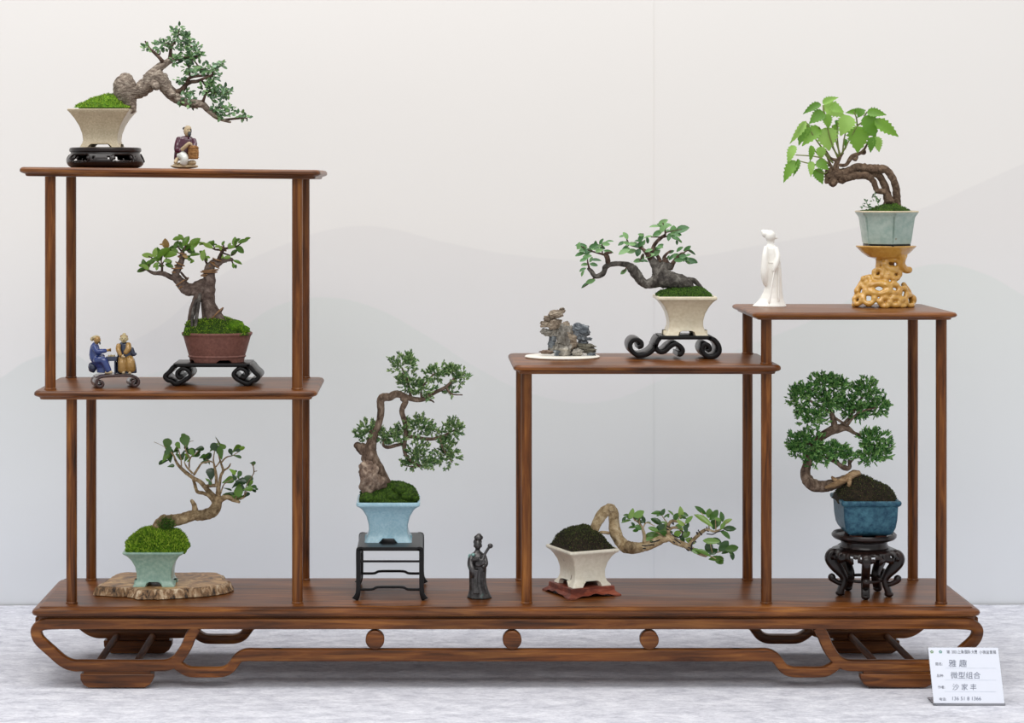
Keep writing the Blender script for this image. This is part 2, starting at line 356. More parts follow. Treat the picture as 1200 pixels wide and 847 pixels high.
def wallpaper():
    """printed backdrop: faint layered hills, each a curve of height against x"""
    m = Mat('printed_backdrop_with_faint_hills', 0.75, 0, spec=0.2)
    tc = m.n('ShaderNodeTexCoord'); sep = m.n('ShaderNodeSeparateXYZ'); m.l(tc.outputs['Object'], sep.inputs[0])
    x0 = P(-100, 0, WALL_Y).x; x1 = P(1300, 0, WALL_Y).x
    def math_(op, a, b=None):
        n_ = m.n('ShaderNodeMath', operation=op)
        for i, v in enumerate((a, b)):
            if v is None: continue
            if hasattr(v, 'links'): m.l(v, n_.inputs[i])
            else: n_.inputs[i].default_value = v
        return n_.outputs[0]
    u = math_('DIVIDE', math_('SUBTRACT', sep.outputs[0], x0), x1 - x0)
    def hill(pts, soft):
        fc = m.n('ShaderNodeFloatCurve'); m.l(u, fc.inputs['Value']); cv = fc.mapping.curves[0]
        q = [((px + 100) / 1400, 1 - py / 847) for px, py in pts]
        cv.points[0].location = q[0]; cv.points[1].location = q[-1]
        for a in q[1:-1]: cv.points.new(*a)
        fc.mapping.update()
        zt = P(0, 0, WALL_Y).z; zb = P(0, 847, WALL_Y).z
        zc = math_('ADD', math_('MULTIPLY', fc.outputs[0], zt - zb), zb)
        d = math_('SUBTRACT', zc, sep.outputs[2])
        n_ = m.n('ShaderNodeMath', operation='DIVIDE', use_clamp=True); m.l(d, n_.inputs[0]); n_.inputs[1].default_value = soft
        return n_.outputs[0], d
    base = srgb(234, 231, 228)
    h1, d1 = hill([(-100, 560), (60, 440), (180, 385), (253, 325), (331, 286), (390, 267), (440, 264), (520, 282), (600, 297), (700, 304), (800, 301), (900, 284), (1000, 266), (1080, 243), (1140, 217), (1200, 190), (1300, 150)], 0.004)
    h2, d2 = hill([(-100, 500), (0, 442), (40, 418), (80, 412), (130, 440), (200, 430), (280, 385), (330, 355), (380, 347), (430, 356), (500, 392), (560, 430), (630, 462), (700, 470), (780, 442), (860, 410), (960, 370), (1040, 325), (1100, 308), (1150, 318), (1200, 345), (1300, 400)], 0.004)
    low = m.n('ShaderNodeMapRange'); m.l(sep.outputs[2], low.inputs[0]); low.inputs[1].default_value = P(0, 260, WALL_Y).z; low.inputs[2].default_value = P(0, 640, WALL_Y).z
    hillc = m.mix(low.outputs[0], srgb(229, 226, 224), srgb(225, 228, 233))
    hill2 = m.mix(low.outputs[0], srgb(221, 223, 219), srgb(223, 226, 230))
    c = m.mix(low.outputs[0], base, srgb(228, 230, 234))
    c = m.mix(h1, c, hillc); c = m.mix(h2, c, hill2)
    m.col(c); return m.m
M['wall'] = wallpaper()
M['floor'] = plain('grey_hall_floor', srgb(120, 118, 116), 0.6)
M['paper'] = plain('white_card_paper', srgb(226, 230, 241), 0.6, var=0.06)
M['ink'] = plain('grey_blue_ink', srgb(92, 100, 122), 0.7)
M['print'] = plain('dark_print_ink', srgb(62, 66, 84), 0.7)
M['line'] = plain('pale_blue_rule_ink', srgb(196, 204, 218), 0.7)
M['logo'] = plain('green_print_ink', srgb(104, 138, 80), 0.7)
M['logo2'] = plain('teal_print_ink', srgb(96, 150, 140), 0.7)
def acrylic():
    m = Mat('clear_acrylic', 0.06); m.b.inputs['Transmission Weight'].default_value = 1.0; m.b.inputs['IOR'].default_value = 1.45
    m.col((0.95, 0.97, 1, 1)); return m.m
M['acrylic'] = acrylic()
# ------------------------------------------------------------------ rounded rectangles
def rrect(hw, hd, r, z=0.0, ns=6, nc=4, cx=0.0, cy=0.0, rot=0.0, cut=None):
    """ring of a rounded rectangle; cut(u) adds height along each side, u = -1..1 from corner to corner"""
    r = min(r, hw * 0.98, hd * 0.98); pts = []; ca, sa = math.cos(rot), math.sin(rot)
    for side, (dx, dy) in enumerate(((0, -1), (1, 0), (0, 1), (-1, 0))):
        L = (hw if dx == 0 else hd); W = (hd if dx == 0 else hw); tx, ty = -dy, dx
        for i in range(ns + 1):
            u = -1 + 2 * i / ns; a = u * (L - r)
            pts.append((dx * W + tx * a, dy * W + ty * a, cut(a / L) if cut else 0.0))
        ccx, ccy = dx * (W - r) + tx * (L - r), dy * (W - r) + ty * (L - r)
        a0 = math.atan2(dy, dx)
        for j in range(1, nc):
            a = a0 + (math.pi / 2) * j / nc
            pts.append((ccx + r * math.cos(a), ccy + r * math.sin(a), cut(1.0) if cut else 0.0))
    return [Vector((cx + x * ca - y * sa, cy + x * sa + y * ca, z + dz)) for x, y, dz in pts]

# ------------------------------------------------------------------ setting
def plane_obj(name, mat, x0, x1, y0, y1, z0, z1):
    mb = MB(); mb.box(x0, x1, y0, y1, z0, z1); o = mb.build(name, mat, smooth=0); o['kind'] = 'structure'; return o
wall = plane_obj('wall_back', M['wall'], -2.4, 2.6, WALL_Y, WALL_Y + 0.05, -0.78, 2.4)
plane_obj('floor', M['floor'], -2.4, 2.6, -3.6, WALL_Y + 0.05, -0.82, -0.78)
# seams between the printed panels of the backdrop
for i, px in enumerate((766,)):
    mb = MB(); x = P(px, 0, WALL_Y).x; mb.box(x - 0.0006, x + 0.0006, WALL_Y - 0.0008, WALL_Y + 0.001, 0.0, 2.4)
    o = mb.build('trim_1', M['wall'], smooth=0); o['kind'] = 'structure'

tb = thing('display_table', 'long display table hidden under the pale grey cloth', 'table', (0.1, 0.0, -0.78))
mb = MB(); mb.box(-1.6, 1.6, -0.62, WALL_Y - 0.012, 0.74, 0.772); mb.build('table_top', M['wood_x'], tb, smooth=0)
for sx in (-1, 1):
    for sy in (-0.55, WALL_Y - 0.08):
        mb = MB(); mb.box(sx * 1.5 - 0.03, sx * 1.5 + 0.03, sy - 0.03, sy + 0.03, 0.0, 0.74); mb.build('leg', M['wood_z'], tb, smooth=0)
def cloth_mesh():
    mb = MB(); nx, ny = 150, 60; X0, X1, Y0, Y1 = -1.52, 1.72, -0.64, WALL_Y - 0.004
    rows = []
    for j in range(ny + 1):
        y = Y0 + (Y1 - Y0) * j / ny
        for i in range(nx + 1):
            x = X0 + (X1 - X0) * i / nx
            near = 0.0 if (-0.72 < x < 0.86 and -0.05 < y < 0.3) else 1.0
            w = 0.0022 * noise.noise(Vector((x * 3.2, y * 9, 0))) + 0.0012 * noise.noise(Vector((x * 11, y * 26, 4)))
            rows.append((x, y, min(-0.0004, w * near - 0.0016)))
    for i in range(nx + 1): rows.append((X0 + (X1 - X0) * i / nx, Y0 - 0.012, -0.02 ))
    for i in range(nx + 1): rows.append((X0 + (X1 - X0) * i / nx, Y0 - 0.016 - 0.02 * (1 + math.sin(i * 0.9)), -0.62))
    fs = []
    for j in range(ny): 
        for i in range(nx):
            a = j * (nx + 1) + i; fs.append([a, a + 1, a + nx + 2, a + nx + 1])
    o1 = (ny + 1) * (nx + 1); o2 = o1 + nx + 1
    for i in range(nx): fs += [[o1 + i, o1 + i + 1, i + 1, i], [o2 + i, o2 + i + 1, o1 + i + 1, o1 + i]]
    mb.add(rows, fs); return mb
o = cloth_mesh().build('tablecloth', M['cloth'], None, 80)
tag(o, 'pale grey mottled cloth spread over the display table', 'tablecloth')

# ------------------------------------------------------------------ the tiered display stand
ZB = ZC - (710.5 - VY) * S0          # top of the base board
ZS_B = ZC - (458.0 - VY) * S0        # left middle shelf
ZS_C = ZC - (428.0 - VY) * S0        # right lower shelf
ZS_D = ZC - (366.3 - VY) * S0        # right upper shelf
BD = 0.216                           # board depth
def yA(px): return 195.4 + (px - 21) * 0.0105
def zA(X):                           # the top left shelf sags slightly towards its right end
    return ZC - (yA(VX + X / S0) - VY) * S0
st = thing('display_stand', 'brown lacquered wooden tiered display stand with scrolled base on grey cloth', 'display stand', (P(594, 0, 0).x, BD / 2, 0))
def board(name, px0, px1, ztop, prof, rad, mat, y0=0.0, y1=BD, zf=None):
    x0, x1 = (px0 - VX) * S0, (px1 - VX) * S0; cx = (x0 + x1) / 2; hw = (x1 - x0) / 2; cy = (y0 + y1) / 2; hd = (y1 - y0) / 2
    mb = MB(); rings = []
    for out, dz in prof:
        rg = rrect(hw + out * S0, hd + out * S0, rad * S0 + out * S0 * 0.6, ztop + dz * S0, 20, 5, cx, cy)
        if zf: rg = [Vector((p.x, p.y, p.z - ztop + zf(p.x))) for p in rg]
        rings.append(rg)
    mb.loft(rings); return mb.build(name, mat, st, 30, world=True)
board('base_board', 45.5, 1140.5, ZB, [(-2, 0), (0, -0.6), (0.3, -1.8), (4.5, -2.6), (7.5, -4.4), (8.3, -6.8), (7, -9.6), (3, -11.4), (-4, -12)], 5, M['wood_x'])
sh = [(-2.5, 0), (-0.6, -0.5), (1.2, -2.4), (1.4, -5), (-0.2, -6.6), (-4.5, -8), (-5.5, -10.5), (-8, -11)]
board('shelf', 40, 370, ZS_B, sh, 8, M['wood_x'])
board('shelf', 603.5, 915, ZS_C, sh, 8, M['wood_x'])
board('shelf', 884, 1122, ZS_D, [(-2.5, 0), (-0.6, -0.5), (1.0, -2), (1.2, -4), (-0.2, -5.4), (-4.5, -6.6), (-5.5, -8.6), (-8, -9)], 8, M['wood_x'])
board('shelf', 23, 374, 0.0, sh, 8, M['wood_x'], zf=zA)
PR = 6.4 * S0; YF, YB = 0.0255, 0.2025
def post(px, Y, z0, z1):
    mb = MB(); x = (px - VX) * (D + YF) / F
    mb.lathe([(PR * 1.12, z0), (PR * 1.12, z0 + 0.0012), (PR, z0 + 0.0022), (PR, z1)], 20, (x, Y, 0)); mb.build('post', M['wood_z'], st, 40, world=True)
TH = 11 * S0
for Y in (YF, YB):
    for px in (59, 348.5): post(px, Y, ZS_B, zA((px - VX) * S0) - TH)
    for px in (84, 348.5): post(px, Y, ZB, ZS_B - TH)
    post(617, Y, ZB, ZS_C - TH)
    post(898, Y, ZB, ZS_C - TH); post(898, Y, ZS_C, ZS_D - 9 * S0)
    post(1103, Y, ZB, ZS_D - 9 * S0)
# scrolled rails, the same at front and back
def sx_(px): return (px - VX) * S0
def sz_(py): return ZC - (py - VY) * S0
def mir(pts): return [(1188 - x, y) for x, y in pts]
loop_ = [(300, 730), (160, 730), (70, 730), (52, 731), (44.5, 735), (43, 741), (47, 750), (60, 762), (74, 774), (86, 779), (100, 779.3), (140, 779.3), (180, 779.3), (196, 778.5), (206, 774), (213, 766), (219, 756), (224, 744), (230, 734)]
drop = [(204, 774), (212, 781), (221, 786), (230, 787), (245, 787), (260, 786.6), (269, 783), (275, 776), (280, 770), (289, 766.8), (305, 766.8), (330, 766.8)]
for yc in (-0.0005, BD + 0.0005):
    ya, yb = yc - 0.0078, yc + 0.0078
    mb = MB(); mb.ribbon([(sx_(x), sz_(y)) for x, y in [(54, 730), (594, 730), (1134, 730)]], 6.3 * S0, ya, yb, 0.4, 2); mb.build('top_rail', M['wood_x'], st, 40, world=True)
    if yc < 0.1:
        mb = MB(); mb.loft([rrect(549 * S0, BD / 2 + 1 * S0, 4 * S0, sz_(726), 4, 4, sx_(594), BD / 2), rrect(549 * S0, BD / 2 + 1 * S0, 4 * S0, sz_(720), 4, 4, sx_(594), BD / 2)]); mb.build('waist', M['wood_x'], st, 40, world=True)
    for f in (lambda p: p, mir):
        mb = MB(); mb.ribbon([(sx_(x), sz_(y)) for x, y in f(loop_[2:])], 6.6 * S0, ya + 0.0005, yb - 0.0005, 0.5, 4); mb.build('scroll_end', M['wood_x'], st, 40, world=True)
        mb = MB(); mb.ribbon([(sx_(x), sz_(y)) for x, y in f(drop)], [6 * S0] * 9 + [7.3 * S0] * 3, ya + 0.0004, yb - 0.0004, 0.5, 4); mb.build('scroll_drop', M['wood_x'], st, 40, world=True)
        foot = [(95, 788), (181, 788), (180.5, 794), (177, 800), (171, 804), (105, 804), (99, 801), (95.5, 795)]
        mb = MB(); mb.prism([(sx_(x), sz_(y)) for x, y in f(foot)], ya - 0.001, yb + 0.001); mb.build('foot', M['wood_x'], st, 40, world=True, bevel=0.0015)
        mb = MB(); mb.box(*sorted((sx_(f([(99, 0)])[0][0]), sx_(f([(177, 0)])[0][0]))), ya + 0.003, yb - 0.003, sz_(788.4), sz_(784)); mb.build('foot_spacer', M['wood_x'], st, 0, world=True)
    mb = MB(); mb.ribbon([(sx_(320), sz_(766.8)), (sx_(594), sz_(766.8)), (sx_(868), sz_(766.8))], 7.3 * S0, ya, yb, 0.5, 2); mb.build('lower_rail', M['wood_x'], st, 40, world=True)
    if yc < 0.1:
        for px in (439.5, 600, 760.5):
            mb = MB(); prof = [(8.5, 7.0), (10.2, 6.6), (11, 5.6), (11, -5.6), (10.2, -6.6), (8.5, -7.0)]
            mb.loft([[Vector((sx_(px) + r * S0 * math.cos(a), yc - w * S0, sz_(748.6) + r * S0 * math.sin(a))) for a in [2 * math.pi * j / 32 for j in range(32)]] for r, w in prof])
            mb.build('round_spacer', M['wood_x'], st, 40, world=True)
for f in (lambda p: p, mir):
    for px in (111, 156):
        x = sx_(f([(px, 0)])[0][0]); mb = MB()
        mb.tube([Vector((x, 0.006, sz_(783))), Vector((x, BD / 2, sz_(783))), Vector((x, BD - 0.006, sz_(783)))], [4.2 * S0] * 3, 14, 2); mb.build('cross_dowel', M['wood_y'], st, 40, world=True)
    x = sx_(f([(46, 0)])[0][0]); mb = MB(); mb.box(x - 0.007, x + 0.007, 0.006, BD - 0.006, sz_(736), sz_(724)); mb.build('side_rail', M['wood_y'], st, 40, world=True, bevel=0.002)

# ------------------------------------------------------------------ pots
def pot_square(root, mat, levels, ratio=1.0, cut_h=0.0, cut_w=0.6, rad=0.12, rot=0.0, lip=4.0, name='pot', smooth=40, cy=0.0):
    """levels: (height px, half width px) from the foot up to the rim; hollow inside; the foot is cut away between the corners"""
    s = sc(root.location.y) * 0.99; mb = MB(); rings = []
    def bracket(u):
        a = abs(u) / cut_w
        return cut_h * s * (1.0 if a < 0.7 else max(0.0, 1 - ((a - 0.7) / 0.3) ** 1.5)) if a < 1 else 0.0
    def ring(hw, z, c): return rrect(hw * s, hw * ratio * s, rad * hw * s, z * s, 22, 5, 0, cy, rot, c)
    h0, w0 = levels[0]
    if cut_h:
        rings.append(ring(w0 * 0.55, cut_h + 0.3, None)); rings.append(ring(w0 * 0.78, cut_h + 0.3, lambda u: 0.0))
        rings.append(ring(w0 * 0.8, 0, bracket)); rings.append(ring(w0, 0, bracket))
        for h, w in levels[1:]:
            rings.append(ring(w, h, (lambda hh: (lambda u: max(0.0, bracket(u) - hh * s)))(h)) if h < cut_h + 1 else ring(w, h, None))
    else:
        rings.append(ring(w0 * 0.5, 0, None)); rings += [ring(w, h, None) for h, w in levels]
    H, Wd = levels[-1]
    rings += [ring(Wd - lip * 0.3, H + 0.5, None), ring(Wd - lip * 0.8, H + 0.3, None), ring(Wd - lip, H - 0.8, None), ring((Wd - lip) * 0.93, H - 6, None), ring((Wd - lip) * 0.8, H - 9, None)]
    mb.loft(rings); return mb.build(name, mat, root, smooth)

def mound(root, fn, curve, base_zy, depth, mat, tuft=None, ntuft=0, tl=(2.0, 4.0), name='moss', dyc=0.0, rot=0.0, up=0.4, tr=0.35, kind='stuff', nzm=1.0, floor_px=0.0):
    """heap of soil or moss whose skyline follows curve (crop coordinates); depth = half depth in pixels"""
    xs = [c[0] for c in curve]; x0, x1 = xs[0], xs[-1]; nx, ny = 34, 18; mb = MB(); s = fn.s
    def sky(zx):
        for (a, ya), (b, yb) in zip(curve, curve[1:]):
            if a <= zx <= b: return ya + (yb - ya) * (zx - a) / max(b - a, 1e-6)
        return base_zy
    pts = []
    mid = (x0 + x1) / 2; half = (x1 - x0) / 2
    for j in range(ny + 1):
        v = -1 + 2 * j / ny
        for i in range(nx + 1):
            u = -1 + 2 * i / nx
            lim = depth * (1 - 0.25 * abs(u) ** 3)
            h = (base_zy - sky(mid + half * u)) * max(0, 1 - abs(v) ** 2.4)
            p = fn(mid + half * u, base_zy - h, 0); p.y = (v * lim + dyc) * s
            ca, sa = math.cos(rot), math.sin(rot); px_, py_ = p.x - fn(mid, 0, 0).x, p.y
            if rot:
                p.x, p.y = (u * depth * ca - v * depth * sa) * s, (u * depth * sa + v * depth * ca) * s
                zx = min(max((p.x - fn(0, 0, 0).x) / fn.u, x0), x1)
                p.z = floor_px * s + max(0.0, fn(zx, sky(zx), 0).z - floor_px * s) * (1 - abs(u) ** 5) * (1 - abs(v) ** 5)
            p.z += nzm * s * (1.3 * nz3(p, 90, 1) + 0.8 * nz3(p, 260, 5)) * (1 if abs(v) < 0.98 and abs(u) < 0.98 else 0)
            pts.append(p)
    fs = [[j * (nx + 1) + i, j * (nx + 1) + i + 1, (j + 1) * (nx + 1) + i + 1, (j + 1) * (nx + 1) + i] for j in range(ny) for i in range(nx)]
    mb.add(pts, fs); o = mb.build(name, mat, root, 80)
    if tuft:
        mb = MB()
        for _ in range(ntuft):
            i = R.randrange(1, nx); j = R.randrange(0, ny); q = j * (nx + 1) + i
            t = R.random(); w = R.random(); p = pts[q].lerp(pts[q + 1], t).lerp(pts[q + nx + 1].lerp(pts[q + nx + 2], t), w)
            n_ = (pts[q + 1] - pts[q]).cross(pts[q + nx + 1] - pts[q])
            n_ = n_.normalized() if n_.length > 0 else Vector((0, 0, 1))
            if n_.z < 0: n_ = -n_
            d = (n_ + Vector((R.uniform(-.8, .8), R.uniform(-.8, .8), R.uniform(0, .8) + up))).normalized()
            L = R.uniform(*tl) * s
            mb.spindle(p - d * L * 0.3, p + d * L, tr * s * R.uniform(0.8, 1.4))
        mb.build(name + '_tufts', tuft, o, 0, kind='stuff')
    return o

# ------------------------------------------------------------------ leaves and foliage
def leaf_mesh(name, prof, fold=0.12, curl=0.15, teeth=0.0):
    """unit leaf along +x, one unit wide at most, normal +z"""
    mb = MB(); n = len(prof); vs_ = []
    for i, (t, w) in enumerate(prof):
        zc = -curl * (t - 0.3) ** 2
        k = 1.0
        vs_ += [(t, -w / 2 * k, zc + fold * w), (t, 0, zc), (t, w / 2 * k, zc + fold * w)]
    fs = []
    for i in range(n - 1):
        a = i * 3; b = a + 3
        fs += [[a, a + 1, b + 1, b], [a + 1, a + 2, b + 2, b + 1]]
    mb.add(vs_, fs); me = mb.mesh(name, 60); return me
OVAL = [(0, 0.05), (0.12, 0.5), (0.32, 0.92), (0.55, 1.0), (0.78, 0.76), (0.93, 0.36), (1, 0.04)]
OBOV = [(0, 0.06), (0.2, 0.35), (0.45, 0.72), (0.68, 1.0), (0.86, 0.88), (0.96, 0.5), (1, 0.1)]
LANC = [(0, 0.04), (0.15, 0.55), (0.35, 0.95), (0.5, 1.0), (0.7, 0.72), (0.88, 0.32), (1, 0.02)]
SERR = []
for i in range(15):
    t = i / 14; w = (math.sin(math.pi * min(1, t * 1.02) ** 0.62)) ** 0.85 if 0 < t < 1 else 0.04
    SERR.append((t if i % 2 == 0 else t + 0.012, max(0.03, w * (1.0 if i % 2 else 0.74))))
LM = {}
def leaf_data(shape, mat):
    if (shape, mat) not in LM:
        me = leaf_mesh('leaf_' + shape, {'oval': OVAL, 'obov': OBOV, 'lanc': LANC, 'serr': SERR}[shape], 0.10 if shape != 'serr' else 0.16, 0.2 if shape != 'serr' else 0.3)
        me.materials.append(M[mat]); LM[(shape, mat)] = me
    return LM[(shape, mat)]
def put_leaf(root, base, axis, length, width, normal, shape, mat):
    X = axis.normalized(); N = normal - X * normal.dot(X)
    if N.length < 1e-4: N = Vector((0, -1, 0.2)) - X * Vector((0, -1, .2)).dot(X)
    N.normalize(); Yv = N.cross(X)
    o = bpy.data.objects.new('leaf', leaf_data(shape, mat)); COL.objects.link(o); o.parent = root
    o.matrix_basis = Matrix(((X.x * length, Yv.x * width, N.x * length, base.x), (X.y * length, Yv.y * width, N.y * length, base.y), (X.z * length, Yv.z * width, N.z * length, base.z), (0, 0, 0, 1)))
    return o
def leaves(root, fn, spec, shape, mat, wr=0.55, dyj=12, dy0=0, up=0.55, big=1.25, extra=0.45):
    """spec: (zx, zy of the leaf's middle, length, angle[, width ratio[, material]])"""
    spec = list(spec) + [(e[0] + R.uniform(-.6, .6) * e[2], e[1] + R.uniform(-.5, .5) * e[2], e[2] * R.uniform(.55, .85), e[3] + R.uniform(-80, 80)) for e in spec if R.random() < extra]
    for e in spec:
        zx, zy, ln, an = e[:4]; ln *= big; w = e[4] if len(e) > 4 and e[4] else wr; mt = e[5] if len(e) > 5 else mat
        a = math.radians(an); L = ln * fn.u; dy = dy0 + R.uniform(-dyj, dyj)
        ax = Vector((math.cos(a), R.uniform(-0.45, 0.3), math.sin(a))); 
        ax /= math.hypot(ax.x, ax.z)
        b = fn(zx - math.cos(a) * ln / 2, zy + math.sin(a) * ln / 2, dy)
        put_leaf(root, b, ax, L * ax.length, L * w, Vector((R.uniform(-.5, .5), -1, up + R.uniform(-.5, .5))), shape, mt)
def pad(root, fn, cx, cy, rx, ry, mat, n, fl=(5.0, 8.0), fr=0.75, dyc=0, fan=7, upw=0.4, depth=0.8, name='foliage_pad'):
    """cloud of scale-leaf juniper sprigs"""
    mb = MB(); s = fn.s; c = fn(cx, cy, dyc); ex, ez = rx * fn.u, ry * fn.u; ey = max(ex, ez) * depth
    for _ in range(n):
        while True:
            u = Vector((R.uniform(-1, 1), R.uniform(-1, 1), R.uniform(-1, 1)))
            if 0.05 < u.length < 1: break
        u = u.normalized() * (0.95 * R.random() ** 0.5)
        p = c + Vector((u.x * ex, u.y * ey, u.z * ez))
        d = (u.normalized() + Vector((0, 0, upw)) + Vector((R.uniform(-.4, .4), R.uniform(-.4, .4), R.uniform(-.3, .4)))).normalized()
        side = d.cross(Vector((R.uniform(-1, 1), R.uniform(-1, 1), R.uniform(-1, 1)))); side.normalize(); L0 = R.uniform(*fl) * s
        mb.spindle(p - d * L0 * 0.5, p + d * L0, fr * s)
        for k in range(fan - 1):
            a = R.uniform(0.3, 0.85) * (1 if k % 2 else -1); q = p + d * L0 * R.uniform(-0.3, 0.5)
            sd = (side + d.cross(side) * R.uniform(-.6, .6)).normalized()
            e = (d * math.cos(a) + sd * math.sin(a))
            L = L0 * R.uniform(0.55, 0.9); mb.spindle(q, q + e * L, fr * s * R.uniform(0.7, 1.05))
    return mb.build(name, mat, root, 0, kind='stuff')
def leafcloud(mb, fn, cx, cy, rx, ry, n, ln=(26, 40), wr=0.5, dyd=10):
    for _ in range(n):
        while True:
            x, y, z = R.uniform(-1, 1), R.uniform(-1, 1), R.uniform(-1, 1)
            if x * x + z * z < 1: break
        p = fn(cx + x * rx, cy + z * ry, y * dyd); a = R.uniform(0, 2 * math.pi); L = R.uniform(*ln) * fn.u
        ax = Vector((math.cos(a) + 0.4 * x, R.uniform(-.6, .6), math.sin(a) * 0.7 - 0.4 * z + 0.1)).normalized()
        N = Vector((R.uniform(-.6, .6), -0.8, R.uniform(0, 1.3))); N = (N - ax * N.dot(ax)).normalized(); Yv = N.cross(ax)
        w = L * wr / 2
        mb.add([p, p + ax * L * .35 + Yv * w + N * w * .25, p + ax * L * .75 + Yv * w * .8 + N * w * .2, p + ax * L, p + ax * L * .75 - Yv * w * .8 + N * w * .2, p + ax * L * .35 - Yv * w + N * w * .25, p + ax * L * .5],
               [[0, 6, 1], [1, 6, 2], [2, 6, 3], [3, 6, 4], [4, 6, 5], [5, 6, 0]])
def wire_ring(mb, fn, zx, zy, rz, ang, dy=0, th=7, turns=1.0):
    """a turn of training wire around a limb whose direction in the picture is ang degrees"""
    c = fn(zx, zy, dy); a = math.radians(ang); t = Vector((math.cos(a), 0, math.sin(a))); n_ = Vector((-t.z, 0, t.x)); b = Vector((0, 1, 0)); pts = []
    m = int(14 * turns)
    for i in range(m + 1):
        q = 2 * math.pi * i / 14 - 1.2
        pts.append(c + (n_ * math.cos(q) + b * math.sin(q)) * rz * 1.14 * fn.u + t * (i / 14 - turns / 2) * th * 2.6 * fn.u)
    mb.tube(pts, [th / 2 * fn.u] * len(pts), 6, 2)

def branches(root, fn, lists, mat, jit=5.0, seg=8, nz=0.12, nf=300):
    """each limb a part of its own; every point after the first wanders a little in depth"""
    for pts in lists:
        mb = MB(); limb(mb, fn, [p if len(p) > 3 or not i else p + (R.uniform(-jit, jit),) for i, p in enumerate(pts)], seg, nz, nf, 4); mb.build('branch', mat, root, 70)
def wires(root, fn, rings, mat, th=10, turns=1.2):
    for a in rings:
        mb = MB(); wire_ring(mb, fn, *a, th=th, turns=turns); mb.build('training_wire', mat, root, 60)
def cushions(root, fn, lst, mat, dy):
    for x, y, r in lst:
        mb = MB(); mb.blob(fn(x, y, dy), (r * fn.u, r * .8 * fn.u, r * .75 * fn.u), 3, 0.25, 2.4, x); mb.build('moss_cushion', mat, root, 80)
# ================================================================== small stands
def curve_px(fn, pts): return [(fn(x, y).x, fn(x, y).z) for x, y in pts]
# -- round pierced stand on the top left shelf
Y = 0.1; rt = thing('round_stand', 'round black pierced wooden stand on the top left shelf', 'plant stand', (P(123.5, 0, Y).x, Y, 0)); rt.location.z = zA(rt.location.x)
ROUND_Z = rt.location.z; s = sc(Y)
mb = MB(); seg = 120
prof = [(36, 0.2), (40, 0.8), (43.5, 3.5), (45, 7.5), (44.2, 11), (42, 14.5), (40.5, 16.5), (40, 18.5)]
prof = catmull([list(p) for p in prof], 4)
rings = [[Vector((r * s * math.cos(2 * math.pi * j / seg), r * s * math.sin(2 * math.pi * j / seg), z * s)) for j in range(seg)] for r, z in prof]
vs_ = [p for r in rings for p in r]; fs = []
def pierced(j, z):
    a = (j / seg * 360 + 90) % 72            # five openings, none straight ahead
    a = abs(a - 36)
    if a < 19: return 7.6 + 1.2 * math.cos(a * 0.95) < z < 15.6 - 0.02 * a * a * (1 if a > 14 else 0)
    return 23 < a < 26.5 and 10 < z < 13.6
for i in range(len(rings) - 1):
    z = (prof[i][1] + prof[i + 1][1]) / 2
    for j in range(seg):
        if not pierced(j, z): fs.append([i * seg + j, i * seg + (j + 1) % seg, (i + 1) * seg + (j + 1) % seg, (i + 1) * seg + j])
mb.add(vs_, fs); o = mb.build('drum', M['ebony_brown'], rt, 50); md = o.modifiers.new('wall', 'SOLIDIFY'); md.thickness = 3.2 * s; md.offset = -1
for k in range(5):
    pts = []
    for i in range(41):
        q = 2 * math.pi * i / 40; a = 20 * math.copysign(abs(math.cos(q)) ** 0.5, math.cos(q)); z = 11.7 + 4.4 * math.copysign(abs(math.sin(q)) ** 0.6, math.sin(q))
        if math.sin(q) < 0: z += 1.0 * math.cos(a * 0.95)
        r = 45.0 - max(0, z - 7.5) ** 2 * 0.052 + 0.15; b = math.radians(-90 + 36 + 72 * k + a); pts.append(Vector((r * s * math.cos(b), r * s * math.sin(b), z * s)))
    mb = MB(); mb.tube(pts, [0.75 * s] * 41, 6, 1, tip=False); mb.build('opening_border', M['ebony_brown'], rt, 60)
mb = MB(); mb.lathe([(20, 18), (39.5, 18), (41.5, 19), (42, 21), (41.2, 23.4), (39, 24), (10, 24)], 72); mb.v = [(x * s, y * s, z * s) for x, y, z in mb.v]; mb.build('top', M['ebony_brown'], rt)
mb = MB(); mb.lathe([(10, 0.0), (38, 0.0), (39, 0.8), (36, 1.6), (10, 1.6)], 60); mb.v = [(x * s, y * s, z * s) for x, y, z in mb.v]; mb.build('base_ring', M['ebony'], rt)
ROUND_TOP = ROUND_Z + 24 * s

def scroll_stand(name, label, loc, fnargs, plate, scrolls, hw, depth, mat, rot=0.0):
    root = thing(name, label, 'plant stand', loc); fn = tracer(root, *fnargs)
    hd = depth / 2
    def rotate(mb):
        if rot:
            c, s_ = math.cos(rot), math.sin(rot); mb.v = [(x * c - y * s_, x * s_ + y * c, z) for x, y, z in mb.v]
        zmin = None; return mb
    mb = MB(); mb.ribbon(curve_px(fn, plate), hw * 0.85 * fn.u, -hd, hd, 0.35, 3); rotate(mb).build('top_plate', mat, root, 40)
    for sc_ in scrolls:
        ws = [hw * fn.u * f for f in (sc_[1] if len(sc_) > 1 else [1] * len(sc_[0]))]
        mb = MB(); mb.ribbon(curve_px(fn, sc_[0]), ws, -hd, hd, 0.45, 6); rotate(mb).build('scroll_leg', mat, root, 40)
    z0 = min(v.co.z for ch in root.children for v in ch.data.vertices); 
    for ch in root.children:
        for v in ch.data.vertices: v.co.z -= z0
    return root, -z0
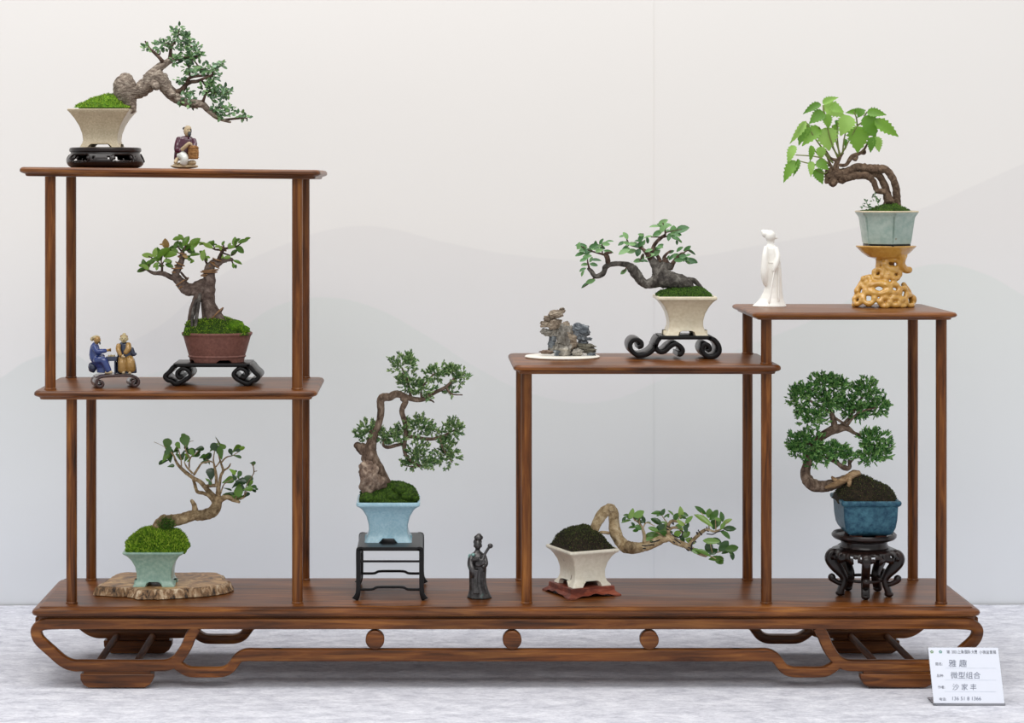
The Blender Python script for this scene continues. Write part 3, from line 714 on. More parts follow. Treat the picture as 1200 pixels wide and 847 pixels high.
# -- cloud scroll stand under the red clay pot
Yc = Yat(452.7, ZS_B) + 0.035
L_ = [(255, 587), (222, 600), (185, 645), (140, 690), (165, 728), (205, 742), (245, 768), (300, 750), (360, 715), (388, 675), (365, 635), (315, 618), (268, 640), (258, 680), (285, 708), (320, 690)]
W_ = [1, 1, 1, 1, .95, .9, 1, .9, .9, .9, .8, .8, .8, .8, .8, .7]
CLOUD, _ = scroll_stand('cloud_scroll_stand', 'low black wooden stand with curled cloud feet under the red clay pot', (P(250.8, 0, Yc).x, Yc, ZS_B), (180, 360, 8.47),
    [(225, 583), (600, 583), (975, 583)], [(L_, W_), ([(1200 - x, y) for x, y in L_], W_)], 21, 0.07, M['ebony'])
# -- asymmetric scroll stand on the right lower shelf
Y5 = Yat(421.2, ZS_C) + 0.03
A_ = [(455, 560), (425, 600), (395, 670), (330, 725), (240, 745), (170, 705), (145, 640), (170, 590), (215, 580), (258, 605), (262, 645), (228, 655)]
B_ = [(405, 625), (415, 670), (450, 705), (505, 700), (555, 655), (610, 625), (660, 645), (690, 690), (670, 728), (635, 728)]
C_ = [(960, 560), (1015, 580), (1060, 635), (1068, 700), (1030, 745), (970, 758), (915, 730), (890, 675), (915, 628), (960, 640), (972, 680), (945, 695)]
SCROLL5, _ = scroll_stand('scroll_stand', 'low black wooden stand with three rolled scroll feet on the right lower shelf', (P(785, 0, Y5).x, Y5, ZS_C), (720, 335, 8.915),
    [(450, 557), (720, 557), (985, 557)], [(A_,), (B_,), (C_, [1, 1, 1, 1.1, 1.1, 1, 1, 1, 1, .9, .8, .7])], 24, 0.06, M['ebony'])
# -- tiny scroll bench of the two seated figurines
YP = Yat(455, ZS_B) + 0.022
def spiral(cx, cy, r0, r1, a0, a1, n=16):
    return [(cx + (r0 + (r1 - r0) * i / n) * math.cos(math.radians(a0 + (a1 - a0) * i / n)), cy - (r0 + (r1 - r0) * i / n) * math.sin(math.radians(a0 + (a1 - a0) * i / n))) for i in range(n + 1)]
BENCH, _ = scroll_stand('scroll_bench', 'tiny dark brown scroll bench carrying two seated figurines', (P(132, 0, YP).x, YP, ZS_B), (90, 380, 10.59),
    [(235, 650), (300, 628), (470, 622), (640, 628), (715, 650)], [(spiral(270, 712, 62, 14, 110, 470),), (spiral(690, 712, 62, 14, 70, -290),)], 19, 0.038, M['scroll_brown'], math.radians(18))
# -- burl slab under the celadon pot
YS = 0.115; slab = thing('burl_wood_slab', 'irregular slab of burl wood with rough bark edge under the celadon pot', 'plant stand', (P(190, 0, YS).x, YS, ZB))
out = [(60, 620), (105, 622), (150, 624), (200, 630), (240, 632), (300, 630), (345, 640), (390, 655), (440, 662), (500, 660), (560, 655), (640, 648), (720, 641), (800, 635), (880, 630), (950, 622), (1010, 612), (1060, 600), (1095, 585), (1088, 572), (1055, 562), (1045, 540), (1030, 522), (980, 508), (900, 500), (760, 494), (620, 490), (480, 488), (360, 490), (280, 497), (220, 515), (180, 535), (140, 560), (95, 592)]
gp = []
for zx, zy in out:
    py = 600 + zy / 6.316; Yp = Yat(py, ZB); w = P(100 + zx / 6.316, py, Yp); gp.append(Vector((w.x, min(max(w.y, 0.045), 0.195))) - Vector((slab.location.x, YS)))
gp2 = [Vector(q) for q in catmull([list(p) for p in gp + [gp[0]]], 5)[:-1]]
SLAB_H = 0.0135; mb = MB(); rings = []
cen = sum(gp2, Vector((0, 0))) / len(gp2)
for f, (h, inset) in enumerate(((0.0, 0.004), (0.0012, 0.0), (0.004, 0.001), (0.007, 0.003), (0.010, 0.004), (0.0125, 0.006), (SLAB_H, 0.0085))):
    rg = []
    for i, p in enumerate(gp2):
        d = (cen - p); d.normalize(); wob = 0.0042 * noise.noise(Vector((p.x * 200, p.y * 200, h * 40))) + 0.002 * noise.noise(Vector((p.x * 600, p.y * 600, 3)))
        q = p + d * (inset + (wob if 0 < f < 6 else wob * 0.5)); rg.append(Vector((q.x, q.y, h)))
    rings.append(rg)
mb.loft(rings, True, False); mb.build('bark_edge', M['slab_edge'], slab, 50)
mb = MB(); top = rings[-1]; mb.add([Vector((cen.x, cen.y, SLAB_H))] + top, [[0, i + 1, (i + 1) % len(top) + 1] for i in range(len(top))]); mb.build('sawn_face', M['slab'], slab, 50)
# -- black stool table under the pale blue pot
YT = Yat(703.7, ZB); ZT = P(0, 641, YT).z; stool = thing('stool_stand', 'tall black wooden stool stand with humped stretchers under the pale blue pot', 'plant stand', (P(457, 0, YT).x, YT + 0.065, ZB))
fs_ = tracer(stool, 400, 570, 5.645); s = sc(YT); hd = 0.065; HT = ZT - ZB
w = 39.2 * s; leg = 2.3 * s
for sy in (-1, 1):
    y0 = sy * hd - (0 if sy < 0 else 4.6 * s); y1 = y0 + 4.6 * s
    for sx in (-1, 1):
        path = [(sx * (w - 7 * s), HT - 2.2 * s), (sx * (w - 3.2 * s), HT - 2.6 * s), (sx * (w - 2.2 * s), HT - 6 * s), (sx * (w - 2.2 * s), HT * 0.55), (sx * (w - 2 * s), 12 * s), (sx * (w - 0.4 * s), 5 * s), (sx * (w + 2 * s), 0.8 * s)]
        mb = MB(); mb.ribbon(path, [2.3 * s, 2.7 * s, 2.9 * s, 2.8 * s, 2.8 * s, 3.3 * s, 4.0 * s], y0, y1, 0.3, 5)
        mb.v = [(x, y, max(z, 0.0)) for x, y, z in mb.v]; mb.build('leg', M['ebony'], stool, 40)
    yc = (y0 + y1) / 2
    mb = MB(); mb.ribbon([(-w + 4 * s, HT - 17 * s), (0, HT - 17 * s), (w - 4 * s, HT - 17 * s)], 1.2 * s, yc - 1.4 * s, yc + 1.2 * s, 0.4, 2); mb.build('stretcher', M['ebony'], stool, 40)
    zz = HT - 50 * s
    mb = MB(); mb.ribbon([(-w + 4 * s, zz), (-w * 0.62, zz), (-w * 0.5, zz + 0.6 * s), (-w * 0.38, zz + 2.6 * s), (0, zz + 2.8 * s), (w * 0.38, zz + 2.6 * s), (w * 0.5, zz + 0.6 * s), (w * 0.62, zz), (w - 4 * s, zz)], 1.45 * s, yc - 1.5 * s, yc + 1.3 * s, 0.4, 3); mb.build('stretcher', M['ebony'], stool, 40)
for sx in (-1, 1):
    for zz in (HT - 17 * s, HT - 50 * s):
        mb = MB(); mb.box(sx * (w - 2.2 * s) - 1.1 * s, sx * (w - 2.2 * s) + 1.1 * s, -hd + 3 * s, hd - 3 * s, zz - 1.1 * s, zz + 1.1 * s); mb.build('side_stretcher', M['ebony'], stool, 0)
mb = MB(); mb.loft([rrect(w - 1.5 * s, hd, 3 * s, HT - 4.4 * s), rrect(w - 0.6 * s, hd, 4 * s, HT - 2 * s), rrect(w - 2.6 * s, hd - 0.6 * s, 4 * s, HT - 0.2 * s), rrect(w - 5 * s, hd - 2 * s, 4 * s, HT)]); mb.build('top', M['ebony'], stool, 40)
# -- little red wood plinth, set at an angle
ROT6 = math.radians(24)
Y6 = Yat(700.5, ZB) + 0.040; plinth = thing('plinth_stand', 'small red wooden plinth with arched apron under the angular off white pot', 'plant stand', (P(681.5, 0, Y6).x, Y6, ZB)); s = sc(Y6)
def arch(h, c):
    def f(u):
        a = abs(u) / 0.78
        return 0 if a >= 1 else h * s * (1 - a ** 2.2) * (0.8 + 0.2 * math.cos(a * 9))
    return f
mb = MB(); ca = arch(5.0, 0)
mb.loft([rrect(22 * s, 22 * s, 1 * s, 6 * s, 20, 3, rot=ROT6), rrect(31 * s, 31 * s, 1 * s, 0, 20, 3, rot=ROT6, cut=ca), rrect(34.5 * s, 34.5 * s, 1 * s, 0, 20, 3, rot=ROT6, cut=ca),
         rrect(34.3 * s, 34.3 * s, 1 * s, 1.6 * s, 20, 3, rot=ROT6, cut=lambda u: max(0, ca(u) - 1.2 * s)), rrect(31.5 * s, 31.5 * s, 1 * s, 3.4 * s, 20, 3, rot=ROT6, cut=lambda u: max(0, ca(u) - 2.4 * s)), rrect(29 * s, 29 * s, 1 * s, 5.6 * s, 20, 3, rot=ROT6), rrect(28.6 * s, 28.6 * s, 1 * s, 10.4 * s, 20, 3, rot=ROT6),
         rrect(28 * s, 28 * s, 1 * s, 11 * s, 20, 3, rot=ROT6), rrect(20 * s, 20 * s, 1 * s, 11 * s, 20, 3, rot=ROT6)])
mb.build('plinth', M['redwood'], plinth, 30); PLINTH_TOP = ZB + 11 * s
# -- yellow pierced root stand on the right upper shelf
Y7 = Yat(361.4, ZS_D) + 0.036; root_st = thing('root_wood_stand', 'glossy yellow pierced root wood stand on the right upper shelf', 'plant stand', (P(1036.5, 0, Y7).x, Y7, ZS_D))
f7 = tracer(root_st, 980, 200, 4.98)
mb = MB(); cxr = 290; c7 = f7(cxr, 437); u = f7.u
mb.lathe([(6 * u, -86 * u), (55 * u, -80 * u), (105 * u, -66 * u), (140 * u, -42 * u), (164 * u, -18 * u), (176 * u, -5 * u), (176 * u, 0), (168 * u, 1 * u), (20 * u, 0)], 40, c7)
for v_ in range(len(mb.v)):
    x, y, z = mb.v[v_]; mb.v[v_] = (x, y * 0.78, z)
DISH_Z = c7.z
holes = [(328, 545, 44, 30, 22), (298, 582, 26, 22, 17), (348, 606, 24, 22, 16), (312, 643, 26, 22, 18), (250, 688, 58, 30, 25), (340, 690, 28, 24, 18), (146, 702, 24, 30, 19), (190, 745, 32, 32, 18),
         (126, 755, 20, 24, 16), (284, 768, 26, 26, 20), (390, 718, 22, 32, 18), (430, 757, 24, 32, 17), (245, 600, 24, 26, 17), (182, 640, 24, 18, 20), (342, 765, 32, 22, 20), (385, 775, 20, 20, 16)]
def axis_x(zy): return 320 + (min(max(zy - 520, 0), 260) / 260) * -45
def rad_y(zy): return 70 + (min(max(zy - 520, 0), 270) / 270) ** 1.2 * 95
for side in (-1, 1):
    for (hx, hy, rx, ry, th) in holes:
        if side > 0 and (hx, hy) == (250, 682): continue
        pts = []
        for i in range(13):
            a = 2 * math.pi * i / 12; zx = hx + rx * math.cos(a); zy = min(hy + ry * math.sin(a), 792)
            q = (zx - axis_x(zy)) / (rad_y(zy) * 1.12); dy = side * math.sqrt(max(0.02, 1 - min(1, q * q))) * rad_y(zy) * 0.62
            pts.append(f7(zx, zy, dy / 4.98))
        mb.tube(pts, [th * 0.92 * u * (1 + 0.22 * math.sin(i * 2.1 + hx)) for i in range(13)], 8, 2, tip=False)
for pts in ([(255, 500, 26), (250, 560, 22), (235, 600, 20)], [(395, 490, 24, -8), (380, 540, 24, -10), (400, 575, 24, -6), (432, 578, 20, -4)], [(330, 490, 20, 10), (320, 560, 20, 12), (340, 640, 20, 14)],
            [(360, 480, 26, -12), (385, 510, 24, -12), (372, 550, 20, -10)], [(165, 630, 18), (130, 690, 18), (105, 790, 18)], [(390, 660, 16), (430, 720, 16), (445, 795, 16)]):
    limb(mb, f7, pts, 8, 0, 1, 4)
mb.v = [(x, y, max(z, 0.0)) for x, y, z in mb.v]
o = mb.build('root_body', M['root_yellow'], root_st); fuse(o, 0.0011, 5)
zmin = min(v.co.z for v in o.data.vertices)
for v in o.data.vertices: v.co.z -= zmin
# -- carved round five legged stand
Y8 = 0.085; carved = thing('carved_round_stand', 'dark carved round stand with five curled legs under the teal pot', 'plant stand', (P(1012.5, 0, Y8).x, Y8, ZB)); s = sc(Y8); K = 7.364
u = s / K
def zz(y): return (775 - y) * u + (0)     # heights read off the front leg (crop rows)
for i in range(5):
    a = math.radians(-98 + 72 * i); ca_, sa_ = math.cos(a), math.sin(a)
    mb = MB()
    mb.ribbon([(250 * u, 372 * u), (288 * u, 362 * u), (300 * u, 322 * u), (262 * u, 262 * u), (215 * u, 205 * u), (185 * u, 155 * u), (188 * u, 105 * u), (208 * u, 60 * u), (216 * u, 22 * u)],
              [34 * u, 46 * u, 52 * u, 50 * u, 40 * u, 30 * u, 26 * u, 27 * u, 28 * u], -36 * u, 36 * u, 0.6, 4)
    mb.ribbon([(192 * u, 110 * u), (230 * u, 112 * u), (268 * u, 132 * u), (290 * u, 150 * u), (296 * u, 166 * u)], [20 * u, 20 * u, 22 * u, 27 * u, 26 * u], -30 * u, 30 * u, 0.6, 4)
    mb.blob((292 * u, 0, 162 * u), (34 * u, 34 * u, 34 * u), 2); mb.blob((216 * u, 0, 24 * u), (42 * u, 38 * u, 26 * u), 2)
    mb.v = [(x * ca_ - y * sa_, x * sa_ + y * ca_, max(z, 0)) for x, y, z in mb.v]; mb.build('leg', M['ebony_brown'], carved, 50)
mb = MB(); mb.tube([Vector((170 * u * math.cos(q), 170 * u * math.sin(q), 140 * u)) for q in [2 * math.pi * j / 32 for j in range(33)]], [13 * u] * 33, 10, 1, tip=False); mb.build('ring_stretcher', M['ebony_brown'], carved, 50)
mb = MB(); seg = 100; rings = []
def petal(j): return 1 + 0.045 * math.cos(5 * (2 * math.pi * j / seg) - math.radians(5 * -98)) + 0.03 * math.cos(15 * (2 * math.pi * j / seg) - math.radians(15 * -98))
for r, z, k in ((150, 405, 0), (200, 412, 0), (252, 405, .5), (296, 385, 1), (312, 358, 1), (310, 335, 1), (300, 312, 1.0)):
    rings.append([Vector((r * u * (1 + (petal(j) - 1) * k) * math.cos(2 * math.pi * j / seg), r * u * (1 + (petal(j) - 1) * k) * math.sin(2 * math.pi * j / seg), (z - (10 * math.cos(15 * 2 * math.pi * j / seg - math.radians(15 * -98)) if z == 312 else 0)) * u)) for j in range(seg)])
vs_ = [p for r in rings for p in r]; fs = []
def hole(j, i):
    d = ((j / seg * 360 + 98) % 36) - 18
    return i in (4, 5) and abs(d) < 3.0 or (i == 3 and 6 < abs(d) < 11)
for i in range(len(rings) - 1):
    for j in range(seg):
        if not hole(j, i): fs.append([i * seg + j, i * seg + (j + 1) % seg, (i + 1) * seg + (j + 1) % seg, (i + 1) * seg + j])
mb.add(vs_, fs); o = mb.build('carved_apron', M['ebony_brown'], carved, 50); md = o.modifiers.new('t', 'SOLIDIFY'); md.thickness = 16 * u; md.offset = -1
mb = MB(); mb.lathe([(100, 400), (205, 407), (210, 420), (196, 445), (200, 468), (235, 482), (262, 492), (276, 508), (276, 526), (264, 538), (250, 532), (240, 518), (60, 514)], 64); mb.v = [(x * u, y * u, z * u) for x, y, z in mb.v]; mb.build('dish', M['ebony_brown'], carved, 40)
CARVED_TOP = ZB + 516 * u
# ================================================================== the bonsai
BG = 'miniature bonsai trees on the display stand'
# ---------------- 1: leaning grey trunk in the sand coloured pot, top left
Yf = 0.066; b1 = thing('bonsai_tree', 'leaning bonsai with swollen grey trunk in a square sand coloured pot, top left shelf', 'bonsai', (P(115.8, 0, Yf).x, 0.1, ROUND_TOP))
pot_square(b1, M['glaze_sand'], [(0, 23.5), (1.2, 23), (5, 20.8), (7, 20.6), (8, 20), (16, 21), (25, 24), (34, 29), (40, 33.5), (43, 36.2), (44.5, 36.4)], 0.92, 4.0, 0.62, 0.04)
f = tracer(b1, 70, 110, 6.667)
mound(b1, f, [(130, 100), (170, 80), (240, 50), (310, 22), (370, 5), (430, 8), (480, 60), (530, 95), (560, 108)], 112, 27, M['soil_bright'], M['moss_bright'], 1500, (1.5, 3.0))
f = tracer(b1, 130, 20, 6.517)
mb = MB()
limb(mb, f, [(165, 715, 34), (140, 670, 60), (116, 615, 84), (106, 550, 92), (112, 490, 80), (118, 455, 52)], 18, 0.1, 190, 6)
limb(mb, f, [(130, 580, 62), (190, 575, 54), (240, 548, 60), (290, 500, 66), (335, 455, 66), (375, 475, 60), (420, 535, 52), (465, 590, 46), (515, 630, 36), (575, 655, 32), (640, 662, 36), (700, 668, 27), (745, 712, 22), (800, 760, 17), (860, 786, 13), (914, 802, 8)], 14, 0.2, 240, 5)
limb(mb, f, [(335, 450, 55), (360, 395, 38), (410, 358, 28), (455, 330, 24), (490, 310, 16)], 12, 0.15)
limb(mb, f, [(325, 500, 32, -6), (345, 530, 32, -12), (352, 540, 22, -15)], 10, 0.1)
limb(mb, f, [(450, 570, 30, -5), (466, 592, 30, -9), (472, 598, 20, -11)], 10, 0.1)
o = mb.build('trunk', M['bark_grey'], b1, 70)
branches(b1, f, ([(400, 350, 20), (375, 315, 14), (335, 275, 12), (292, 236, 10), (262, 185, 6)], [(335, 275, 7), (372, 285, 6), (376, 258, 4)], [(450, 330, 18), (455, 275, 14), (462, 225, 11), (505, 165, 7), (522, 90, 4)], [(462, 235, 8), (430, 200, 5), (400, 210, 4)],
            [(470, 325, 16), (540, 315, 12), (600, 300, 9), (670, 300, 5)], [(505, 165, 6), (560, 190, 5), (620, 230, 4)], [(600, 305, 7), (650, 350, 6), (680, 400, 5), (720, 390, 4)],
            [(500, 575, 26), (545, 555, 22), (575, 515, 18), (612, 495, 16), (660, 490, 14), (710, 468, 11), (770, 445, 10), (792, 398, 9), (855, 365, 6)], [(580, 505, 14), (605, 462, 12), (690, 448, 10), (750, 445, 7)], [(605, 462, 8), (600, 410, 6), (590, 370, 4)], [(690, 480, 8), (740, 540, 6), (800, 560, 4)],
            [(700, 655, 14), (715, 612, 10), (735, 570, 7), (800, 575, 5), (900, 575, 3)], [(800, 755, 9), (815, 700, 6), (860, 690, 4)], [(870, 785, 9), (950, 775, 9), (1040, 770, 5)], [(950, 775, 5), (990, 745, 4)]), M['bark_brown'], 6)
mb = MB()
for cx, cy, rx, ry in ((520, 110, 45, 42), (560, 165, 60, 42), (470, 195, 65, 45), (380, 215, 55, 35), (262, 238, 28, 18), (620, 225, 68, 35), (590, 285, 90, 45), (500, 330, 40, 30), (650, 290, 50, 30), (600, 385, 45, 35), (625, 420, 48, 28), (540, 482, 50, 30), (745, 390, 55, 28), (820, 362, 58, 18), (790, 440, 60, 35), (690, 400, 30, 28), (765, 490, 50, 25), (745, 545, 62, 38), (805, 585, 78, 42), (880, 565, 50, 36), (580, 625, 65, 45), (600, 672, 48, 25), (810, 690, 48, 35), (850, 740, 58, 38), (905, 705, 40, 22), (1000, 755, 60, 24), (575, 570, 40, 20)):
    leafcloud(mb, f, cx, cy, rx, ry, int(rx * ry / 62) + 6, (26, 48), 0.52, 9)
mb.build('foliage', M['leaf_small'], b1, 60, kind='stuff')

# ---------------- 2: twin trunk in the oval red clay pot
ZCL = P(0, 427.0, Yat(452.7, ZS_B)).z
b2 = thing('bonsai_tree', 'twin branched bonsai with copper wire in an oval red clay pot, left middle shelf', 'bonsai', (P(254.2, 0, Yc).x, Yc + 0.002, ZCL))
s = sc(Yc); mb = MB(); seg = 72
def foot2(a, i):
    if i > 3: return 0
    d = ((math.degrees(a) - 20 + 45) % 90) - 45; d = abs(d)
    return 4.2 * s * (1 if d < 13 else max(0, 1 - (d - 13) / 5)) if i in (1, 2) else (max(0, 4.2 * (1 if d < 13 else max(0, 1 - (d - 13) / 5)) - 4.0) * s if i == 3 else 0)
prof = [(24, 4.4), (29, 0.0), (31.5, 0.0), (32.2, 4.0), (32.6, 6.2), (33.6, 6.6), (34, 7.4), (33.6, 8.4), (33.2, 8.8), (36.5, 20), (39.3, 30), (40.4, 32.2), (41.2, 32.8), (41.6, 34.2), (41, 35.4), (39.6, 35.6), (38.4, 34.6), (37, 30), (34, 27)]
mb.lathe([(r * s, z * s) for r, z in prof], seg, (0, 0, 0), 1, 0.74, False, foot2); mb.build('pot', M['clay'], b2, 40)
f = tracer(b2, 180, 360, 8.47)
mound(b2, f, [(298, 262), (305, 200), (340, 140), (400, 130), (470, 120), (560, 95), (650, 85), (720, 100), (800, 125), (870, 165), (930, 215), (955, 262)], 268, 25, M['soil_green'], M['moss_bright'], 1500, (1.0, 2.2), tr=0.45)
cushions(b2, f, ((470, 225, 50), (820, 190, 85), (900, 220, 50), (340, 225, 35), (580, 245, 40), (740, 210, 55)), M['soil_bright'], -14)
f = tracer(b2, 150, 265, 6.275); mb = MB()
limb(mb, f, [(665, 715, 66), (632, 665, 62), (604, 610, 56), (590, 550, 50), (598, 480, 44), (598, 400, 44), (597, 330, 41), (606, 285, 34)], 14, 0.12, 170)
limb(mb, f, [(610, 440, 40), (560, 430, 50), (500, 458, 46), (440, 466, 48), (400, 428, 40), (362, 385, 34), (352, 350, 28), (372, 305, 24), (395, 250, 21), (400, 200, 18), (405, 175, 10)], 12, 0.15, 200)
limb(mb, f, [(360, 385, 26), (320, 375, 21), (255, 347, 18), (190, 345, 13), (140, 320, 8)], 10, 0.12)
limb(mb, f, [(602, 300, 32), (635, 262, 24), (655, 285, 20), (690, 258, 19), (730, 245, 17), (768, 246, 12)], 10, 0.14)
limb(mb, f, [(540, 440, 40), (515, 520, 34), (485, 590, 28), (465, 660, 24), (452, 770, 20)], 10, 0.15)
limb(mb, f, [(640, 640, 30), (690, 680, 20, -8), (720, 700, 12, -10)], 8, 0.12)
limb(mb, f, [(560, 500, 28), (565, 580, 28), (570, 690, 24)], 8, 0.12)
mb.build('trunk', M['bark_taupe'], b2, 70)
mb = MB(); limb(mb, f, [(528, 500, 13, -6), (520, 560, 14, -8), (505, 660, 14, -12), (490, 790, 11, -16)], 8, 0.1); limb(mb, f, [(505, 540, 12, -6), (480, 620, 12, -10), (470, 740, 10, -14)], 8, 0.1); mb.build('hanging_root', M['bark_dark'], b2, 70)
branches(b2, f, ([(655, 270, 14), (680, 210, 12), (705, 172, 11), (740, 160, 8), (795, 150, 5), (850, 110, 4)], [(705, 170, 8), (645, 172, 7), (590, 145, 5), (540, 130, 4)], [(690, 195, 7), (750, 215, 5)], [(580, 275, 9), (560, 235, 6)], [(705, 165, 8), (700, 128, 4)], [(640, 172, 5), (625, 130, 3)], [(760, 245, 7), (775, 285, 4)], [(768, 246, 6), (825, 272, 3)], [(790, 150, 4), (785, 110, 3)], [(760, 215, 4), (790, 190, 3)],
            [(402, 190, 8), (420, 150, 6), (430, 110, 4)], [(400, 190, 7), (360, 140, 5), (370, 95, 3)], [(400, 180, 6), (470, 165, 4), (490, 130, 3)], [(250, 340, 11), (250, 290, 8), (245, 250, 5), (260, 200, 4)], [(250, 290, 5), (205, 250, 4), (150, 220, 3)], [(150, 320, 6), (150, 280, 4)], [(140, 320, 5), (90, 325, 3)], [(250, 280, 5), (300, 210, 4)], [(400, 215, 6), (460, 240, 4)], [(390, 340, 8, -6), (415, 370, 9, -10), (435, 388, 8, -8)]), M['bark_brown'], 6)
wires(b2, f, ((405, 415, 46, 130), (362, 318, 34, 100), (380, 285, 30, 75), (398, 210, 26, 90), (595, 345, 52, 95), (605, 332, 50, 100), (632, 290, 36, 60), (655, 255, 30, 80), (700, 172, 20, 60), (655, 655, 62, 140)), M['wire_copper'], 11, 1.2)
LV2 = [(145, 215, 80, 175, .4), (200, 195, 58, 80), (260, 195, 95, 40), (330, 165, 85, 30, .45), (310, 210, 85, 10), (215, 240, 58, 0), (150, 285, 72, 60), (120, 280, 62, 100), (100, 325, 62, 190), (205, 285, 45, 45), (245, 290, 38, 0), (290, 255, 48, 0), (305, 288, 52, -20), (370, 90, 70, 10, .4), (355, 135, 52, 60), (425, 110, 70, 60), (490, 125, 82, 40, .65), (430, 165, 64, 30), (460, 180, 58, -20, .65), (490, 210, 68, 10, .35), (465, 245, 46, -30, .3), (435, 230, 42, 20), (590, 145, 64, -20), (545, 130, 42, 20), (625, 125, 38, 80), (700, 125, 32, 60), (785, 115, 60, 85), (845, 110, 64, 15, .4), (820, 170, 68, -40), (760, 155, 44, 20), (780, 195, 55, 45), (685, 235, 52, 70, .65), (730, 230, 44, 10), (805, 265, 60, -20, .4), (775, 290, 34, -80), (555, 215, 68, 80), (572, 240, 38, 120), (660, 150, 38, 10), (175, 265, 50, 30), (130, 300, 50, 140), (230, 215, 50, 100), (390, 140, 50, 110), (450, 150, 50, 70), (345, 180, 48, 150), (100, 290, 40, 170), (680, 160, 34, 120), (745, 140, 34, 60)]
leaves(b2, f, LV2, 'oval', 'leaf_fresh', 0.55, 10); leaves(b2, f, [(280, 130, 64, 100, .7, 'leaf_red'), (250, 135, 30, 170, .4, 'leaf_red'), (420, 222, 36, -20, .5, 'leaf_red')], 'oval', 'leaf_fresh')

# ---------------- 3: windswept pale trunk in the celadon pot
ZSL = ZB + SLAB_H; Y3 = Yat(688.2, ZSL)
b3 = thing('bonsai_tree', 'windswept bonsai with pale bark over bright moss in a celadon pot, bottom left', 'bonsai', (P(179.6, 0, Y3).x, Y3 + 0.029, ZSL))
pot_square(b3, M['glaze_celadon'], [(0, 24.5), (1.5, 24.2), (5, 21.5), (8, 20.4), (14, 20.4), (23, 22), (31, 26), (37, 31), (39, 34.4), (40.4, 35.6), (41.6, 35.6)], 0.86, 5.4, 0.42, 0.06)
f = tracer(b3, 100, 600, 6.316)
mound(b3, f, [(302, 270), (312, 235), (360, 180), (420, 140), (480, 118), (540, 125), (600, 135), (680, 140), (725, 180), (748, 220), (755, 262)], 286, 25, M['soil_bright'], M['moss_bright'], 4600, (2.5, 5.5), tr=0.8, up=0.1, dyc=-2)
f = tracer(b3, 180, 500, 7.06); mb = MB()
limb(mb, f, [(25, 850, 50), (70, 800, 56), (140, 780, 52), (220, 765, 48), (320, 735, 45), (420, 727, 45), (490, 700, 48), (522, 640, 42), (532, 585, 34)], 14, 0.22, 240)
limb(mb, f, [(345, 705, 26), (335, 645, 20), (312, 608, 13)], 9, 0.2)
limb(mb, f, [(60, 800, 40, -4), (75, 765, 38, -4), (95, 740, 24, -4)], 9, 0.2)
mb.build('trunk', M['bark_tan'], b3, 70)
branches(b3, f, ([(505, 630, 18), (460, 572, 16), (410, 548, 15), (362, 537, 15), (342, 480, 14), (326, 420, 14)], [(505, 585, 26), (445, 522, 21), (392, 460, 18), (332, 425, 16), (270, 380, 16), (215, 330, 13), (182, 280, 10), (165, 235, 7), (120, 180, 5)], [(335, 395, 10), (370, 340, 9), (402, 300, 7), (480, 285, 5)], [(322, 385, 9), (272, 330, 7), (255, 290, 4)], [(295, 340, 7), (298, 275, 6), (330, 220, 4)], [(230, 330, 6), (225, 260, 5), (200, 170, 4)], [(300, 270, 5), (265, 190, 4), (265, 150, 3)], [(340, 230, 4), (380, 190, 3)],
            [(532, 590, 24), (535, 530, 20), (530, 488, 16), (470, 488, 15), (425, 492, 14)], [(520, 490, 14), (516, 390, 12), (502, 320, 9), (495, 270, 6), (505, 200, 4)], [(540, 500, 15), (556, 405, 12), (576, 362, 11), (560, 310, 9), (545, 260, 7), (530, 205, 4)], [(574, 366, 8), (620, 335, 7), (637, 303, 4)], [(560, 295, 7), (602, 252, 6), (660, 235, 4), (725, 190, 3)], [(516, 330, 6), (545, 290, 5), (560, 230, 3)], [(500, 300, 5), (440, 270, 4), (410, 250, 3)],
            [(535, 615, 28), (600, 582, 22), (660, 602, 20), (708, 622, 12)], [(660, 600, 12), (710, 595, 9), (750, 580, 7), (770, 530, 4)], [(555, 550, 6), (580, 480, 5), (620, 450, 4), (680, 410, 3)], [(680, 595, 7), (700, 520, 5), (715, 440, 4)], [(750, 570, 5), (770, 480, 4), (812, 415, 4), (830, 370, 5), (820, 305, 4)], [(830, 370, 4), (856, 365, 3)], [(480, 470, 5), (475, 430, 3)], [(545, 250, 3), (540, 140, 2), (515, 95, 2)], [(120, 180, 3), (60, 150, 2), (5, 125, 2)], [(265, 130, 3), (330, 115, 2)], [(380, 720, 6), (425, 700, 4), (432, 688, 3)]), M['bark_tan'], 6)
mb = MB()
for _ in range(500):
    a = R.uniform(0, 6.28); r = R.uniform(0.2, 1); p = f(105 + r * 75 * math.cos(a), 800 + r * 55 * math.sin(a), -7 - 3 * R.random()); d = Vector((R.uniform(-1, 1), R.uniform(-1, 0), R.uniform(-.6, 1))).normalized(); mb.spindle(p, p + d * R.uniform(1.5, 3.2) * f.s, 0.45 * f.s)
mb.build('trunk_moss', M['moss_mid'], b3, 0, kind='stuff')
